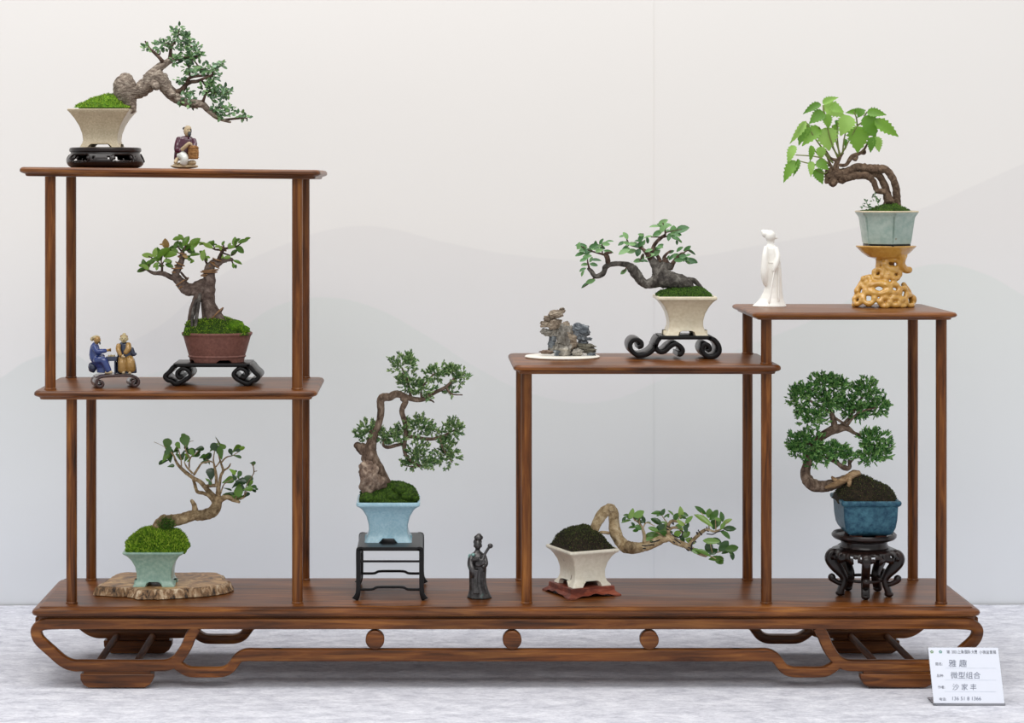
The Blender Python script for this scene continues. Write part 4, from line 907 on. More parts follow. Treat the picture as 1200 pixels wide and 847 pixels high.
leaves(b3, f, [(112, 145, 80, 80, .8), (130, 240, 95, 100, .7), (85, 290, 80, 200, .4), (142, 325, 48, 10), (205, 155, 52, 120, .7), (265, 120, 90, 100, .8), (215, 245, 64, -30, .65), (300, 200, 80, 0, .6), (350, 235, 58, 20), (375, 185, 68, 10), (405, 250, 52, 20, .7), (270, 265, 52, 60), (420, 290, 52, 10), (455, 250, 64, 60, .7), (510, 175, 76, 130, .7), (490, 180, 62, 45), (555, 218, 90, 100, .5, 'leaf_fresh'), (535, 125, 80, -62, .18), (685, 185, 75, 40, .65), (720, 185, 62, 30, .5), (640, 210, 52, 110, .6), (690, 245, 62, -15, .35), (475, 395, 85, 90, .85), (465, 455, 42, -70), (650, 370, 60, -40), (710, 395, 52, 60, .75), (665, 415, 52, -60), (615, 447, 85, 20, .6), (720, 450, 75, 0, .7), (705, 510, 95, -95, .65, 'leaf_fresh'), (785, 450, 80, 90, .8), (640, 555, 76, -10, .4), (680, 580, 95, -10, .4, 'leaf_fresh'), (780, 515, 64, 10, .65, 'leaf_fresh'), (820, 495, 52, 0), (825, 525, 42, -20), (820, 300, 40, 0, .6), (610, 515, 62, -15, .25), (775, 565, 42, 40), (120, 200, 70, 60, .6), (190, 180, 50, 40), (320, 215, 60, 120), (440, 275, 50, 150), (530, 190, 55, 80), (180, 205, 46, 20), (805, 470, 50, 60), (740, 580, 44, 20), (285, 240, 46, 140)], 'obov', 'leaf_deep', 0.55, 11)

# ---------------- 4: semi cascade juniper in the pale blue pot
Y4 = Yat(636.2, ZT)
b4 = thing('bonsai_tree', 'open juniper bonsai clasping a brown stone in a pale blue pot on the stool stand', 'bonsai', (P(454.9, 0, Y4).x, Y4 + 0.035, ZT))
pot_square(b4, M['glaze_sky'], [(0, 27.8), (1.5, 27.2), (6, 24.4), (12, 22.8), (20, 23), (30, 25.5), (38, 30), (41.5, 33.6), (42.8, 36), (44, 37.2), (46, 37.4), (47.6, 37)], 0.96, 5.0, 0.36, 0.12, lip=3)
f = tracer(b4, 400, 400, 4.235)
mound(b4, f, [(85, 795), (90, 755), (120, 725), (180, 715), (230, 700), (290, 698), (340, 715), (375, 745), (386, 790)], 805, 31, M['soil_green'], M['moss_mid'], 2600, (1.2, 2.4), tr=0.5)
cushions(b4, f, ((330, 760, 45), (260, 770, 40), (190, 785, 35), (130, 780, 40), (295, 730, 40), (360, 775, 28)), M['soil_green'], -20)
mb = MB()
limb(mb, f, [(245, 735, 26), (215, 695, 28), (185, 640, 30), (158, 590, 32), (140, 545, 36), (150, 505, 26), (165, 460, 19), (188, 400, 17), (196, 345, 18), (194, 300, 19), (205, 278, 20), (240, 275, 20), (278, 260, 18), (340, 282, 14), (400, 288, 12), (460, 255, 10), (520, 225, 8), (562, 180, 5)], 12, 0.12, 230)
limb(mb, f, [(135, 550, 36), (100, 530, 28), (72, 512, 16)], 10, 0.2)
limb(mb, f, [(110, 590, 14), (120, 570, 22), (135, 560, 26)], 9, 0.2)
mb.build('trunk', M['bark_juniper'], b4, 70)
branches(b4, f, ([(305, 280, 17), (318, 300, 16), (300, 345, 14), (315, 400, 13), (320, 460, 12), (312, 530, 11), (330, 580, 8), (390, 620, 5)], [(320, 470, 10), (370, 475, 9), (430, 485, 9), (490, 475, 7), (560, 440, 4)], [(312, 505, 9), (270, 516, 9), (230, 525, 9), (208, 513, 7), (216, 485, 4)], [(345, 285, 8), (330, 200, 6), (300, 130, 4)], [(400, 285, 7), (400, 230, 5), (460, 160, 4)], [(490, 478, 6), (510, 540, 5), (550, 600, 3)], [(390, 620, 4), (340, 620, 3), (300, 610, 2)], [(520, 225, 6), (545, 260, 4), (600, 265, 3)], [(165, 460, 9), (130, 440, 6), (90, 460, 3)], [(400, 290, 7), (440, 290, 6), (460, 302, 3)]), M['bark_juniper'], 6)
mb = MB(); mb.blob(f(142, 690, -10), (50 * f.u, 45 * f.u, 76 * f.u), 4, 0.45, 1.9, 3, Matrix.Rotation(math.radians(12), 3, 'Y')); mb.blob(f(120, 640, -9), (34 * f.u, 36 * f.u, 46 * f.u), 4, 0.5, 2.0, 6); mb.blob(f(192, 700, -13), (36 * f.u, 30 * f.u, 34 * f.u), 4, 0.25, 1.5, 9)
o = mb.build('stone', M['rock_brown'], b4, 60); fuse(o, 0.0009, 1)
for cx, cy, rx, ry, n in ((300, 118, 70, 52, 34), (345, 85, 38, 30, 14), (335, 205, 66, 58, 40), (405, 235, 66, 56, 34), (470, 155, 62, 50, 34), (545, 130, 36, 38, 18), (588, 180, 48, 52, 26), (540, 245, 34, 28, 10), (128, 448, 60, 58, 40), (205, 472, 44, 38, 20), (270, 472, 52, 42, 24), (308, 425, 34, 46, 18), (385, 420, 72, 56, 42), (445, 440, 36, 30, 12), (560, 430, 58, 50, 36), (500, 455, 26, 32, 9), (385, 560, 66, 76, 46), (335, 605, 44, 30, 15), (525, 560, 66, 72, 46), (440, 600, 42, 36, 17), (515, 500, 46, 26, 12)):
    pad(b4, f, cx, cy, rx * 1.04, ry * 1.04, M['juniper'], int(n * 2.1), (4.2, 6.8), 0.95, R.uniform(-5, 5), 8, 0.5)

# ---------------- 5: cascade with heavy base in the cream pot
Z5 = P(0, 395.0, Yat(421.2, ZS_C)).z; Y5f = Yat(421.2, ZS_C)
b5 = thing('bonsai_tree', 'bonsai with long bent branch and heavy base in a square cream pot', 'bonsai', (P(805.2, 0, Y5f).x, Y5f + 0.03, Z5))
pot_square(b5, M['glaze_cream'], [(0, 26), (1.5, 25.6), (6, 22.3), (12, 20), (18, 19.8), (27, 22), (35, 26), (41, 30.5), (43, 33), (44.2, 34.8), (46, 35), (47.2, 34.6)], 0.9, 7.0, 0.42, 0.08, lip=3)
f = tracer(b5, 670, 250, 6.667)
mound(b5, f, [(655, 640), (700, 605), (760, 590), (850, 582), (930, 575), (1000, 580), (1060, 610), (1092, 642)], 655, 26, M['soil_green'], M['moss_mid'], 1800, (1.2, 2.4), tr=0.5)
mb = MB()
limb(mb, f, [(930, 585, 26), (910, 555, 42), (850, 535, 58), (770, 520, 68), (690, 515, 68), (625, 545, 42), (575, 550, 34), (540, 525, 36), (508, 478, 40), (472, 432, 38), (432, 402, 26), (370, 392, 20), (305, 398, 20), (264, 418, 22), (252, 458, 22), (222, 484, 22), (182, 490, 18), (152, 452, 17), (128, 430, 12)], 14, 0.16, 200)
limb(mb, f, [(700, 520, 62), (690, 460, 62), (672, 425, 50), (640, 380, 34), (612, 345, 28)], 12, 0.14, 200)
limb(mb, f, [(720, 490, 58), (715, 430, 58), (745, 410, 40), (775, 420, 24)], 12, 0.12, 200)
limb(mb, f, [(880, 525, 22), (915, 518, 21), (960, 528, 20), (1000, 570, 17), (1030, 605, 14)], 10, 0.14)
mb.build('trunk', M['bark_dark'], b5, 70)
branches(b5, f, ([(285, 400, 20), (278, 345, 20), (265, 315, 15), (312, 305, 8)], [(262, 325, 10), (190, 305, 7), (110, 280, 4), (75, 255, 3)], [(140, 440, 9), (125, 380, 6), (122, 330, 4)], [(180, 500, 8), (130, 550, 5), (85, 580, 3)], [(240, 310, 6), (235, 240, 4)], [(620, 360, 24), (592, 318, 19), (540, 268, 11), (450, 240, 8), (425, 175, 5)], [(610, 345, 20), (625, 300, 16), (645, 250, 15), (670, 215, 14), (705, 185, 13), (732, 155, 8), (712, 75, 4)], [(545, 270, 7), (540, 200, 4)], [(700, 190, 8), (780, 175, 6), (840, 215, 3)], [(732, 150, 5), (800, 135, 4), (860, 125, 3)], [(695, 185, 6), (620, 185, 4)], [(770, 430, 22), (790, 390, 18), (828, 340, 12), (868, 312, 10), (900, 350, 6), (950, 370, 3)], [(740, 400, 30), (728, 360, 22), (722, 342, 14), (745, 312, 10), (772, 293, 8)], [(690, 380, 22), (680, 350, 16), (655, 300, 9), (690, 260, 4)], [(560, 320, 9), (530, 370, 4)], [(440, 405, 6), (415, 440, 4), (400, 460, 3)], [(450, 240, 5), (410, 290, 3)], [(868, 312, 6), (910, 290, 4), (950, 315, 2)]), M['bark_brown'], 6)
leaves(b5, f, [(75, 250, 78, 0, .35), (80, 270, 72, 10, .4), (90, 290, 58, 10), (65, 320, 68, 20, .4), (120, 335, 58, 10), (170, 255, 64, 20), (185, 280, 54, 0), (230, 220, 44, 60), (295, 218, 52, 5, .3), (265, 240, 58, 0), (235, 265, 52, -20), (215, 290, 52, 20), (285, 298, 62, -10, .35), (185, 365, 68, 0, .35), (90, 365, 48, 20), (170, 400, 52, -10), (100, 400, 48, 10), (85, 440, 48, 30), (85, 470, 42, 70), (145, 530, 62, 20), (105, 560, 62, 40, .3), (405, 455, 50, 40), (140, 290, 50, 160), (120, 310, 44, 190),
    (420, 175, 54, 120, .7), (390, 235, 52, 30), (430, 235, 52, -20), (410, 300, 80, 25), (465, 295, 64, 10), (470, 240, 52, 0), (540, 190, 64, 60), (535, 240, 58, 40), (520, 305, 54, 70, .7), (520, 370, 64, 10), (565, 370, 48, -10), (550, 345, 52, 80), (600, 185, 62, 15, .3), (655, 285, 52, 60), (690, 260, 58, 40), (610, 330, 64, 25), (660, 310, 64, 40), (590, 210, 44, 100), (540, 260, 44, 0), (495, 250, 50, 150), (560, 230, 44, 60), (600, 290, 50, 20),
    (710, 70, 68, 30), (650, 103, 74, 5, .3), (750, 95, 58, 10, .65), (710, 120, 54, 60, .7), (670, 155, 70, 30), (795, 130, 60, 90, .75), (860, 125, 90, 20, .6), (825, 165, 52, 0, .7), (760, 185, 52, 80), (795, 185, 48, -40), (840, 210, 52, -40, .3), (750, 140, 48, 0), (690, 95, 44, 150), (820, 195, 44, -20), (730, 105, 44, 80), (775, 165, 44, 20),
    (845, 280, 54, 40), (775, 300, 42, 20), (810, 335, 74, 20, .5), (775, 345, 44, 50), (835, 365, 58, 0), (890, 358, 64, 0), (930, 300, 74, -30, .25), (945, 370, 64, -20), (870, 330, 48, 0), (905, 375, 42, -60), (860, 345, 44, 20), (920, 360, 50, 10)], 'oval', 'leaf_cool', 0.5, 10)

# ---------------- 6: arching root bonsai in the angular off white pot
b6 = thing('bonsai_tree', 'bonsai arching out of an angled off white pot with low black wired branch', 'bonsai', (P(682.5, 0, Y6).x, Y6, PLINTH_TOP))
pot_square(b6, M['glaze_white'], [(0, 25.5), (1.5, 25.2), (5, 22), (10, 20.4), (18, 20.2), (27, 22.5), (34, 26.2), (38, 29.5), (39.4, 31.6), (40.6, 32.8), (42.4, 33), (43.4, 32.6)], 0.98, 6.2, 0.5, 0.08, ROT6, lip=3.2)
f = tracer(b6, 630, 580, 6.517)
mound(b6, f, [(85, 345), (110, 300), (150, 270), (220, 262), (280, 250), (350, 240), (410, 252), (470, 285), (530, 320), (570, 355)], 362, 30.5, M['soil'], M['moss_dark'], 2400, (1.0, 2.4), name='soil', tr=0.5, rot=ROT6, floor_px=40.5)
mb = MB()
limb(mb, f, [(425, 315, 36), (432, 270, 34), (452, 215, 38), (492, 150, 42), (545, 108, 44), (578, 135, 40), (582, 200, 40), (592, 275, 45), (618, 335, 44), (668, 390, 48), (720, 402, 46), (780, 402, 40)], 14, 0.12, 170)
limb(mb, f, [(560, 78, 10, -6), (565, 95, 22, -8), (562, 115, 24, -8)], 8, 0.1)
limb(mb, f, [(440, 300, 10, -6), (490, 285, 12, -4), (545, 290, 12, 0)], 8, 0.1)
mb.build('trunk', M['bark_cream'], b6, 70)
f = tracer(b6, 715, 580, 7.5); mb = MB()
limb(mb, f, [(120, 455, 52), (190, 462, 50), (250, 462, 44), (330, 445, 41), (400, 415, 40), (470, 382, 38), (530, 380, 34), (590, 414, 30), (655, 440, 26), (720, 475, 21), (780, 510, 17), (842, 537, 11)], 12, 0.18, 220)
mb.build('low_branch', M['bark_cream'], b6, 70)
branches(b6, f, ([(690, 450, 20), (735, 392, 17), (790, 337, 17), (850, 302, 12), (920, 320, 9), (1000, 285, 6)], [(300, 440, 22), (302, 365, 16), (284, 295, 12), (250, 240, 8), (212, 220, 5)], [(290, 290, 6), (320, 242, 5), (392, 272, 3)], [(520, 370, 20), (512, 275, 15), (540, 228, 14), (592, 236, 9)], [(505, 250, 6), (462, 190, 4), (450, 165, 3)], [(520, 300, 14), (560, 285, 12), (605, 290, 11)], [(600, 290, 6), (640, 340, 4)], [(592, 236, 6), (618, 180, 3)], [(590, 236, 5), (660, 250, 4), (690, 215, 2)], [(842, 535, 8), (950, 500, 6), (1040, 480, 4)], [(870, 530, 5), (930, 560, 3)], [(900, 515, 5), (880, 430, 3)], [(870, 300, 7), (860, 240, 4), (800, 150, 3)], [(930, 310, 6), (925, 210, 3)], [(990, 290, 5), (1030, 235, 3)], [(480, 365, 8), (400, 320, 4)], [(260, 250, 5), (255, 180, 3)], [(215, 220, 4), (185, 180, 2)]), M['bark_cream'], 5)
mb = MB(); limb(mb, tracer(b6, 630, 580, 6.517), [(690, 395, 46, -6), (715, 400, 48, -9), (735, 405, 30, -10)], 10, 0.22); mb.build('knot', M['bark_tan'], b6, 70)
wires(b6, f, ((325, 440, 50, 100), (395, 405, 46, 110), (585, 405, 36, 60), (705, 470, 28, 80), (730, 400, 24, 60), (785, 335, 22, 50), (850, 305, 17, 40), (520, 285, 20, 90), (545, 240, 18, 30), (625, 320, 12, 90)), M['wire_black'], 10, 1.3)
for pts in ([(740, 395, 6, -4), (720, 430, 6, -5), (712, 490, 6, -4)], [(530, 320, 5, -4), (565, 360, 5, -5), (620, 370, 5, -4), (640, 320, 5, -3)], [(850, 340, 5, -3), (900, 345, 5, -4), (940, 325, 5, -3), (1000, 310, 4, -3)]):
    mb = MB(); limb(mb, f, pts, 6, 0); mb.build('training_wire', M['wire_black'], b6, 60)
leaves(b6, f, [(147, 178, 52, 180, .35), (140, 228, 72, 190, .3), (185, 165, 84, 70, .5), (250, 165, 84, 30, .6), (215, 190, 64, 100), (260, 195, 64, 60), (290, 215, 64, 110), (195, 280, 58, 180, .4), (245, 285, 58, -20, .7), (265, 235, 52, 0), (335, 240, 38, 0, .35), (415, 158, 88, 175, .4), (460, 150, 58, 60), (410, 235, 90, 150, .5), (495, 180, 52, 40, .3), (380, 300, 78, 160, .45), (470, 240, 52, 0, .3), (440, 280, 74, 30), (365, 360, 125, 15, .5), (350, 388, 72, 0), (450, 320, 115, 30, .5), (480, 345, 84, -20), (580, 190, 64, 60, .7), (618, 155, 95, 95, .45), (645, 200, 52, -10, .3), (535, 158, 62, -40, .25), (690, 215, 74, 50, .45), (680, 270, 48, 60), (620, 245, 74, -40, .4), (660, 290, 64, -70), (590, 340, 64, 40, .75, 'leaf_fresh'), (665, 350, 78, 30, .65), (630, 415, 90, -75, .45), (705, 405, 80, -20, .6), (625, 300, 62, -80, .4), (600, 275, 60, 20, .6), (795, 133, 100, -35, .35), (815, 215, 145, -30, .32), (870, 160, 68, 80, .75), (915, 178, 95, 45, .55), (920, 245, 95, 80, .65), (980, 190, 74, 100, .5), (960, 235, 64, 80, .4), (1025, 235, 85, 35, .4), (1050, 295, 95, 0, .45), (1015, 350, 85, -35, .55), (885, 400, 115, 0, .4), (870, 460, 84, 90, .75), (815, 505, 115, -20, .35), (910, 500, 74, 30), (1000, 450, 100, 40, .65), (1070, 470, 98, 10, .55, 'leaf_fresh'), (1070, 530, 58, -80, .6), (935, 565, 112, 0, .4), (960, 560, 74, -10, .6), (1020, 500, 70, 20, .5), (520, 330, 60, 10), (990, 270, 60, 60), (450, 350, 60, -10)], 'oval', 'leaf_fig', 0.55, 10)

# ---------------- 7: vine with large soft leaves in the hexagonal pot
b7 = thing('bonsai_tree', 'creeper bonsai with large lime green leaves in a hexagonal grey green pot, right upper shelf', 'bonsai', (P(1039.0, 0, Y7).x, Y7, ZS_D + DISH_Z))
s = sc(Y7); mb = MB(); rings = []
def hexring(r, z, dent=0.0):
    pts = []
    for k in range(6):
        a0 = math.radians(-87 + 60 * k); a1 = a0 + math.radians(60); p0 = Vector((math.cos(a0), math.sin(a0))); p1 = Vector((math.cos(a1), math.sin(a1)))
        for t in (0.0, 0.05, 0.12, 0.3, 0.5, 0.7, 0.88, 0.95):
            q = p0.lerp(p1, t); b_ = 1 + 0.045 * math.sin(math.pi * t) - (dent if t == 0 else 0)
            pts.append(Vector((q.x * r * b_ * s * 0.925, q.y * r * b_ * s * 0.925, z * s)))
    return pts
for r, z, dn in ((20, 0, 0), (29, 0, 0), (29.6, 1.8, 0), (29.8, 2.2, 0), (31, 2.6, .04), (32, 6, .07), (34.2, 20, .08), (36.4, 33, .08), (39.2, 36.8, .05), (40.6, 38.2, .02), (40.8, 39.6, .02), (40, 40.4, .01), (38, 40.2, 0), (36.8, 38.5, 0), (34, 33, 0), (28, 30, 0)): rings.append(hexring(r, z, dn))
mb.loft(rings); mb.build('pot', M['glaze_moon'], b7, 40)
mb = MB(); mb.loft([hexring(27, 0.05), hexring(30.4, 0.05), hexring(30.6, 2.0), hexring(27, 2.0)]); mb.build('pot_foot', M['ebony'], b7, 40)
mb = MB(); mb.loft([hexring(35.6, 39.6), hexring(41.2, 39.2), hexring(41.3, 40.1), hexring(40, 41), hexring(37.5, 40.9)], False, False); mb.build('pot_rim', M['glaze_sand'], b7, 40)
f = tracer(b7, 910, 100, 5.293)
mound(b7, f, [(520, 786), (580, 770), (630, 750), (680, 735), (740, 735), (790, 760), (830, 785)], 795, 27, M['soil_green'], M['moss_mid'], 900, (1.0, 2.0), tr=0.4)
mb = MB()
limb(mb, f, [(745, 750, 26), (745, 690, 24), (740, 630, 22), (718, 570, 22), (680, 525, 24), (630, 520, 28), (570, 515, 27), (505, 508, 25), (440, 535, 27), (390, 548, 32), (345, 568, 40)], 12, 0.25, 300)
limb(mb, f, [(700, 760, 34, 5), (690, 700, 28, 5), (672, 625, 24, 4), (640, 565, 22, 4), (590, 540, 24, 3), (530, 525, 22, 3)], 12, 0.25, 300)
limb(mb, f, [(700, 720, 24, -6), (675, 668, 18, -6), (622, 648, 18, -6), (602, 595, 18, -5), (560, 560, 23, -4), (500, 558, 25, -3), (440, 572, 26, -2), (390, 580, 30)], 12, 0.25, 300)
limb(mb, f, [(690, 790, 52), (705, 740, 36), (700, 700, 24)], 12, 0.25, 200)
for x, y, r in ((335, 560, 36), (350, 600, 30), (320, 590, 22), (370, 540, 30), (325, 535, 24)): mb.blob(f(x, y, R.uniform(-5, 3)), r * f.u, 3, 0.3, 2.5, x)
mb.build('trunk', M['bark_vine'], b7, 70)
branches(b7, f, ([(365, 530, 20), (375, 480, 17), (395, 440, 11), (412, 418, 8)], [(380, 465, 12), (335, 452, 9), (302, 400, 8)], [(395, 495, 11), (432, 492, 11), (470, 440, 14), (520, 420, 11), (545, 395, 8), (572, 345, 5)], [(345, 520, 10), (325, 470, 7), (310, 430, 5)], [(470, 450, 10), (490, 460, 12), (500, 440, 8)], [(520, 420, 8), (545, 420, 10), (550, 405, 5)]), M['bark_vine'], 6)
stalks = [[(405, 425), (440, 360), (500, 250)], [(385, 440), (345, 380), (300, 265)], [(395, 430), (370, 350), (345, 250)], [(330, 495), (260, 445), (120, 432)], [(325, 500), (230, 490), (145, 470)], [(305, 480), (250, 420), (215, 375)], [(330, 530), (290, 545), (245, 520)], [(345, 500), (300, 470), (250, 470)], [(380, 450), (330, 320), (290, 125)], [(330, 450), (240, 330), (180, 222)], [(410, 420), (420, 330), (450, 195)], [(570, 345), (560, 280), (545, 190)], [(500, 250), (560, 215), (610, 215)], [(545, 190), (555, 175), (560, 165)], [(500, 250), (495, 200), (480, 165)], [(570, 350), (590, 335), (605, 320)], [(290, 125), (290, 160), (292, 175)], [(390, 440), (375, 300), (385, 215)], [(350, 480), (310, 440), (270, 385)], [(270, 300), (268, 280), (265, 260)]]
for q in stalks:
    mb = MB(); limb(mb, f, [(x, y, 5.5 - i, R.uniform(-10, -2) if i else 0) for i, (x, y) in enumerate(q)], 6, 0, 1, 4); mb.build('leaf_stalk', M['stem_green'], b7, 60)
VL = [((290, 125), (432, 190), 100), ((275, 115), (163, 172), 52), ((285, 112), (382, 70), 48), ((292, 165), (205, 232), 84), ((300, 178), (328, 268), 70), ((180, 222), (85, 362), 50), ((185, 228), (140, 368), 82), ((268, 258), (160, 370), 88), ((302, 262), (328, 405), 140), ((455, 188), (398, 310), 112), ((500, 252), (508, 415), 150), ((545, 190), (622, 325), 124), ((560, 168), (682, 178), 62), ((608, 215), (762, 318), 80), ((598, 318), (580, 418), 55), ((612, 318), (642, 415), 64), ((478, 168), (552, 152), 44), ((500, 165), (432, 168), 40), ((385, 215), (380, 262), 50), ((345, 250), (388, 295), 52), ((112, 372), (68, 485), 58), ((116, 465), (42, 598), 72), ((135, 455), (108, 565), 34), ((215, 372), (212, 475), 44), ((214, 470), (214, 565), 46), ((242, 518), (288, 610), 74), ((248, 470), (325, 520), 72), ((272, 380), (278, 458), 66), ((420, 330), (432, 395), 34), ((540, 150), (500, 200), 50), ((330, 135), (420, 160), 70)]
for i, (a, b_, wd) in enumerate(VL):
    dy = R.uniform(-14, -2) if i not in (16, 17, 18, 19, 28) else 5
    p0 = f(*a, dy); p1 = f(*b_, dy - R.uniform(-3, 7)); ax = p1 - p0
    put_leaf(b7, p0, ax, ax.length, wd * f.u * 1.1, Vector((R.uniform(-.35, .35), -1, R.uniform(0.15, 0.8))), 'serr', 'leaf_vine')
mb = MB()
for pts in ([(600, 785), (575, 760), (555, 720)], [(640, 770), (625, 720), (605, 670)], [(625, 720), (640, 710), (645, 700)], [(575, 760), (545, 750), (535, 745)]): limb(mb, f, [(x, y, 2.5, -10) for x, y in pts], 5, 0)
for x, y in ((555, 722), (540, 735), (570, 740), (535, 748), (578, 752), (606, 672), (595, 690), (618, 700), (600, 712), (640, 705), (628, 725), (608, 690)):
    leafcloud(mb, f, x, y, 8, 8, 3, (14, 22), 0.6, 2)
mb.build('seedling', M['leaf_small'], b7, 60, kind='stuff')

# ---------------- 8: dense juniper in the teal pot
b8 = thing('bonsai_tree', 'dense cloud pruned juniper bonsai in a glossy teal blue pot on the carved stand', 'bonsai', (P(1023.3, 0, Y8 - 0.045).x - 0.002, Y8, CARVED_TOP))
pot_square(b8, M['glaze_teal'], [(2.5, 20), (4.5, 24.5), (8, 27.5), (13, 29.6), (23, 31.2), (35, 31.8), (38, 32), (39, 33.6), (40.5, 35), (43, 35.4), (44.6, 34.6)], 1.08, 0, 0.6, 0.1, lip=4)
s = sc(Y8)
for sx in (-1, 1):
    for sy in (-1, 1):
        mb = MB(); mb.loft([rrect(6 * s, 6 * s, 1 * s, 0, 4, 3, sx * 14 * s, sy * 15 * s), rrect(7 * s, 7 * s, 1 * s, 4.5 * s, 4, 3, sx * 14 * s, sy * 15 * s)]); mb.build('pot_foot', M['clay'], b8, 40)
f = tracer(b8, 910, 420, 4.707)
mound(b8, f, [(318, 775), (330, 735), (370, 690), (420, 650), (460, 638), (510, 655), (570, 685), (620, 710), (648, 740), (655, 775)], 785, 30, M['soil'], M['moss_dark'], 1500, (1.0, 2.2), name='soil', tr=0.45)
mb = MB()
limb(mb, f, [(455, 650, 24), (430, 650, 26), (385, 668, 28), (320, 692, 30), (255, 706, 32), (195, 695, 34), (162, 650, 30), (165, 600, 26), (182, 540, 22), (220, 465, 22), (270, 415, 24), (330, 388, 25), (385, 382, 18), (432, 412, 9), (480, 420, 5)], 12, 0.16, 220)
limb(mb, f, [(325, 390, 20), (310, 325, 16), (290, 255, 11), (265, 160, 6)], 9, 0.14)
limb(mb, f, [(400, 560, 8), (402, 600, 12), (375, 602, 16), (340, 580, 12), (300, 560, 8), (230, 520, 8)], 9, 0.14)
mb.build('trunk', M['bark_juniper'], b8, 70)
branches(b8, f, ([(330, 385, 12), (400, 330, 8), (480, 200, 5)], [(300, 300, 9), (200, 240, 6), (130, 210, 4)], [(220, 465, 10), (160, 470, 7), (100, 490, 4)], [(380, 382, 9), (450, 300, 6), (560, 270, 4)], [(430, 412, 7), (520, 470, 5), (590, 500, 3)], [(310, 320, 8), (350, 345, 7), (390, 370, 6)], [(402, 580, 7), (440, 540, 5), (500, 520, 3)]), M['bark_juniper'], 6)
mb = MB(); limb(mb, f, [(455, 632, 16, -6), (420, 640, 22, -7), (380, 665, 20, -8), (320, 695, 16, -8), (270, 712, 8, -8)], 9, 0.25, 260); limb(mb, f, [(405, 650, 12, -10), (402, 690, 12, -14), (398, 705, 8, -14)], 8, 0.2); limb(mb, f, [(335, 680, 12, -8), (315, 662, 10, -9), (305, 652, 6, -9)], 8, 0.2); mb.build('deadwood', M['deadwood'], b8, 70)
for cx, cy, rx, ry, n in ((265, 128, 90, 50, 62), (130, 215, 72, 68, 54), (160, 175, 76, 42, 40), (280, 232, 76, 52, 52), (490, 180, 88, 72, 74), (560, 268, 68, 58, 50), (440, 285, 84, 60, 58), (378, 245, 56, 48, 32), (200, 325, 96, 62, 64), (175, 460, 118, 80, 100), (110, 500, 52, 52, 30), (250, 525, 66, 62, 46), (330, 512, 64, 58, 42), (390, 530, 44, 54, 26), (540, 445, 92, 60, 66), (515, 530, 82, 52, 50), (580, 510, 54, 52, 34), (350, 150, 60, 50, 34), (195, 555, 60, 40, 24)):
    pad(b8, f, cx, cy, rx * 1.04, ry * 1.04, M['juniper_deep'], int(n * 2.2), (4.2, 6.8), 0.95, R.uniform(-7, 5), 8, 0.45)
# ================================================================== figurines and stones
def sculpt(root, name, mat, build, voxel=0.0007, smooth=3, label=None):
    mb = MB(); build(mb); o = mb.build(name, mat, root, 60, label); fuse(o, voxel, smooth); return o
def oval_stack(mb, fn, rows, ratio=0.75, seg=24, dyc=0.0):
    """rows: (zy, left zx, right zx) from the bottom up"""
    rings = []
    for zy, a, b in rows:
        c = fn((a + b) / 2, zy, dyc); h = abs(b - a) / 2 * fn.u
        rings.append([Vector((c.x + h * math.cos(2 * math.pi * j / seg), c.y + h * ratio * math.sin(2 * math.pi * j / seg), c.z)) for j in range(seg)])
    mb.loft(rings)
def rest(root):
    z0 = min((ch.matrix_basis @ v.co).z for ch in root.children for v in ch.data.vertices)
    for ch in root.children:
        ch.location.z -= z0
# -- white porcelain scholar
YW = Yat(360, ZS_D) + 0.016; fig = thing('figurine', 'white porcelain robed figurine gazing upward on the right upper shelf', 'figurine', (P(902, 0, YW).x, YW, ZS_D))
f = tracer(fig, 870, 260, 7.7)
def body(mb):
    oval_stack(mb, f, [(772, 90, 400), (760, 92, 396), (735, 125, 385), (700, 155, 372), (650, 182, 364), (600, 200, 360), (540, 205, 357), (480, 205, 354), (420, 205, 350), (370, 208, 343), (330, 208, 340), (290, 205, 332), (250, 205, 318), (222, 215, 300), (205, 225, 285), (185, 222, 280), (165, 220, 280)], 0.72)
    limb(mb, f, [(215, 235, 22, -2), (205, 300, 26, -5), (200, 380, 30, -6), (198, 470, 34, -6), (202, 540, 26, -5), (203, 582, 10, -4)], 10, 0)          # hanging sleeve
    limb(mb, f, [(300, 245, 24, -4), (318, 320, 26, -8), (300, 400, 26, -10), (285, 450, 18, -10)], 10, 0)
    mb.blob(f(250, 135, 0), (48 * f.u, 46 * f.u, 54 * f.u), 3); mb.blob(f(215, 115, 2), (44 * f.u, 44 * f.u, 38 * f.u), 3); mb.blob(f(188, 98, 2), (22 * f.u, 22 * f.u, 22 * f.u), 3)
    limb(mb, f, [(270, 140, 34), (298, 150, 16), (316, 152, 7)], 8, 0); limb(mb, f, [(262, 170, 28), (282, 182, 14), (288, 186, 8)], 8, 0)
sculpt(fig, 'robed_body', M['porcelain'], body, 0.0008, 3)
mb = MB(); pts = []
for i in range(25):
    a = math.pi * (1.02 + 0.96 * i / 24); c = f(275, 372, 0); pts.append(Vector((c.x + 70 * f.u * math.cos(a), c.y + 70 * 0.72 * f.u * math.sin(a), c.z)))
mb.tube(pts, [4 * f.u] * 25, 8, 1); mb.build('belt', M['porcelain'], fig, 60)
for fx, a in ((330, 0.06),):
    mb = MB(); limb(mb, f, [(330, 420, 5, -7), (325, 560, 6, -9), (330, 720, 8, -12)], 6, 0); limb(mb, f, [(290, 440, 5, -11), (265, 580, 7, -14), (240, 740, 9, -17)], 6, 0); mb.build('robe_folds', M['porcelain'], fig, 60)
rest(fig)
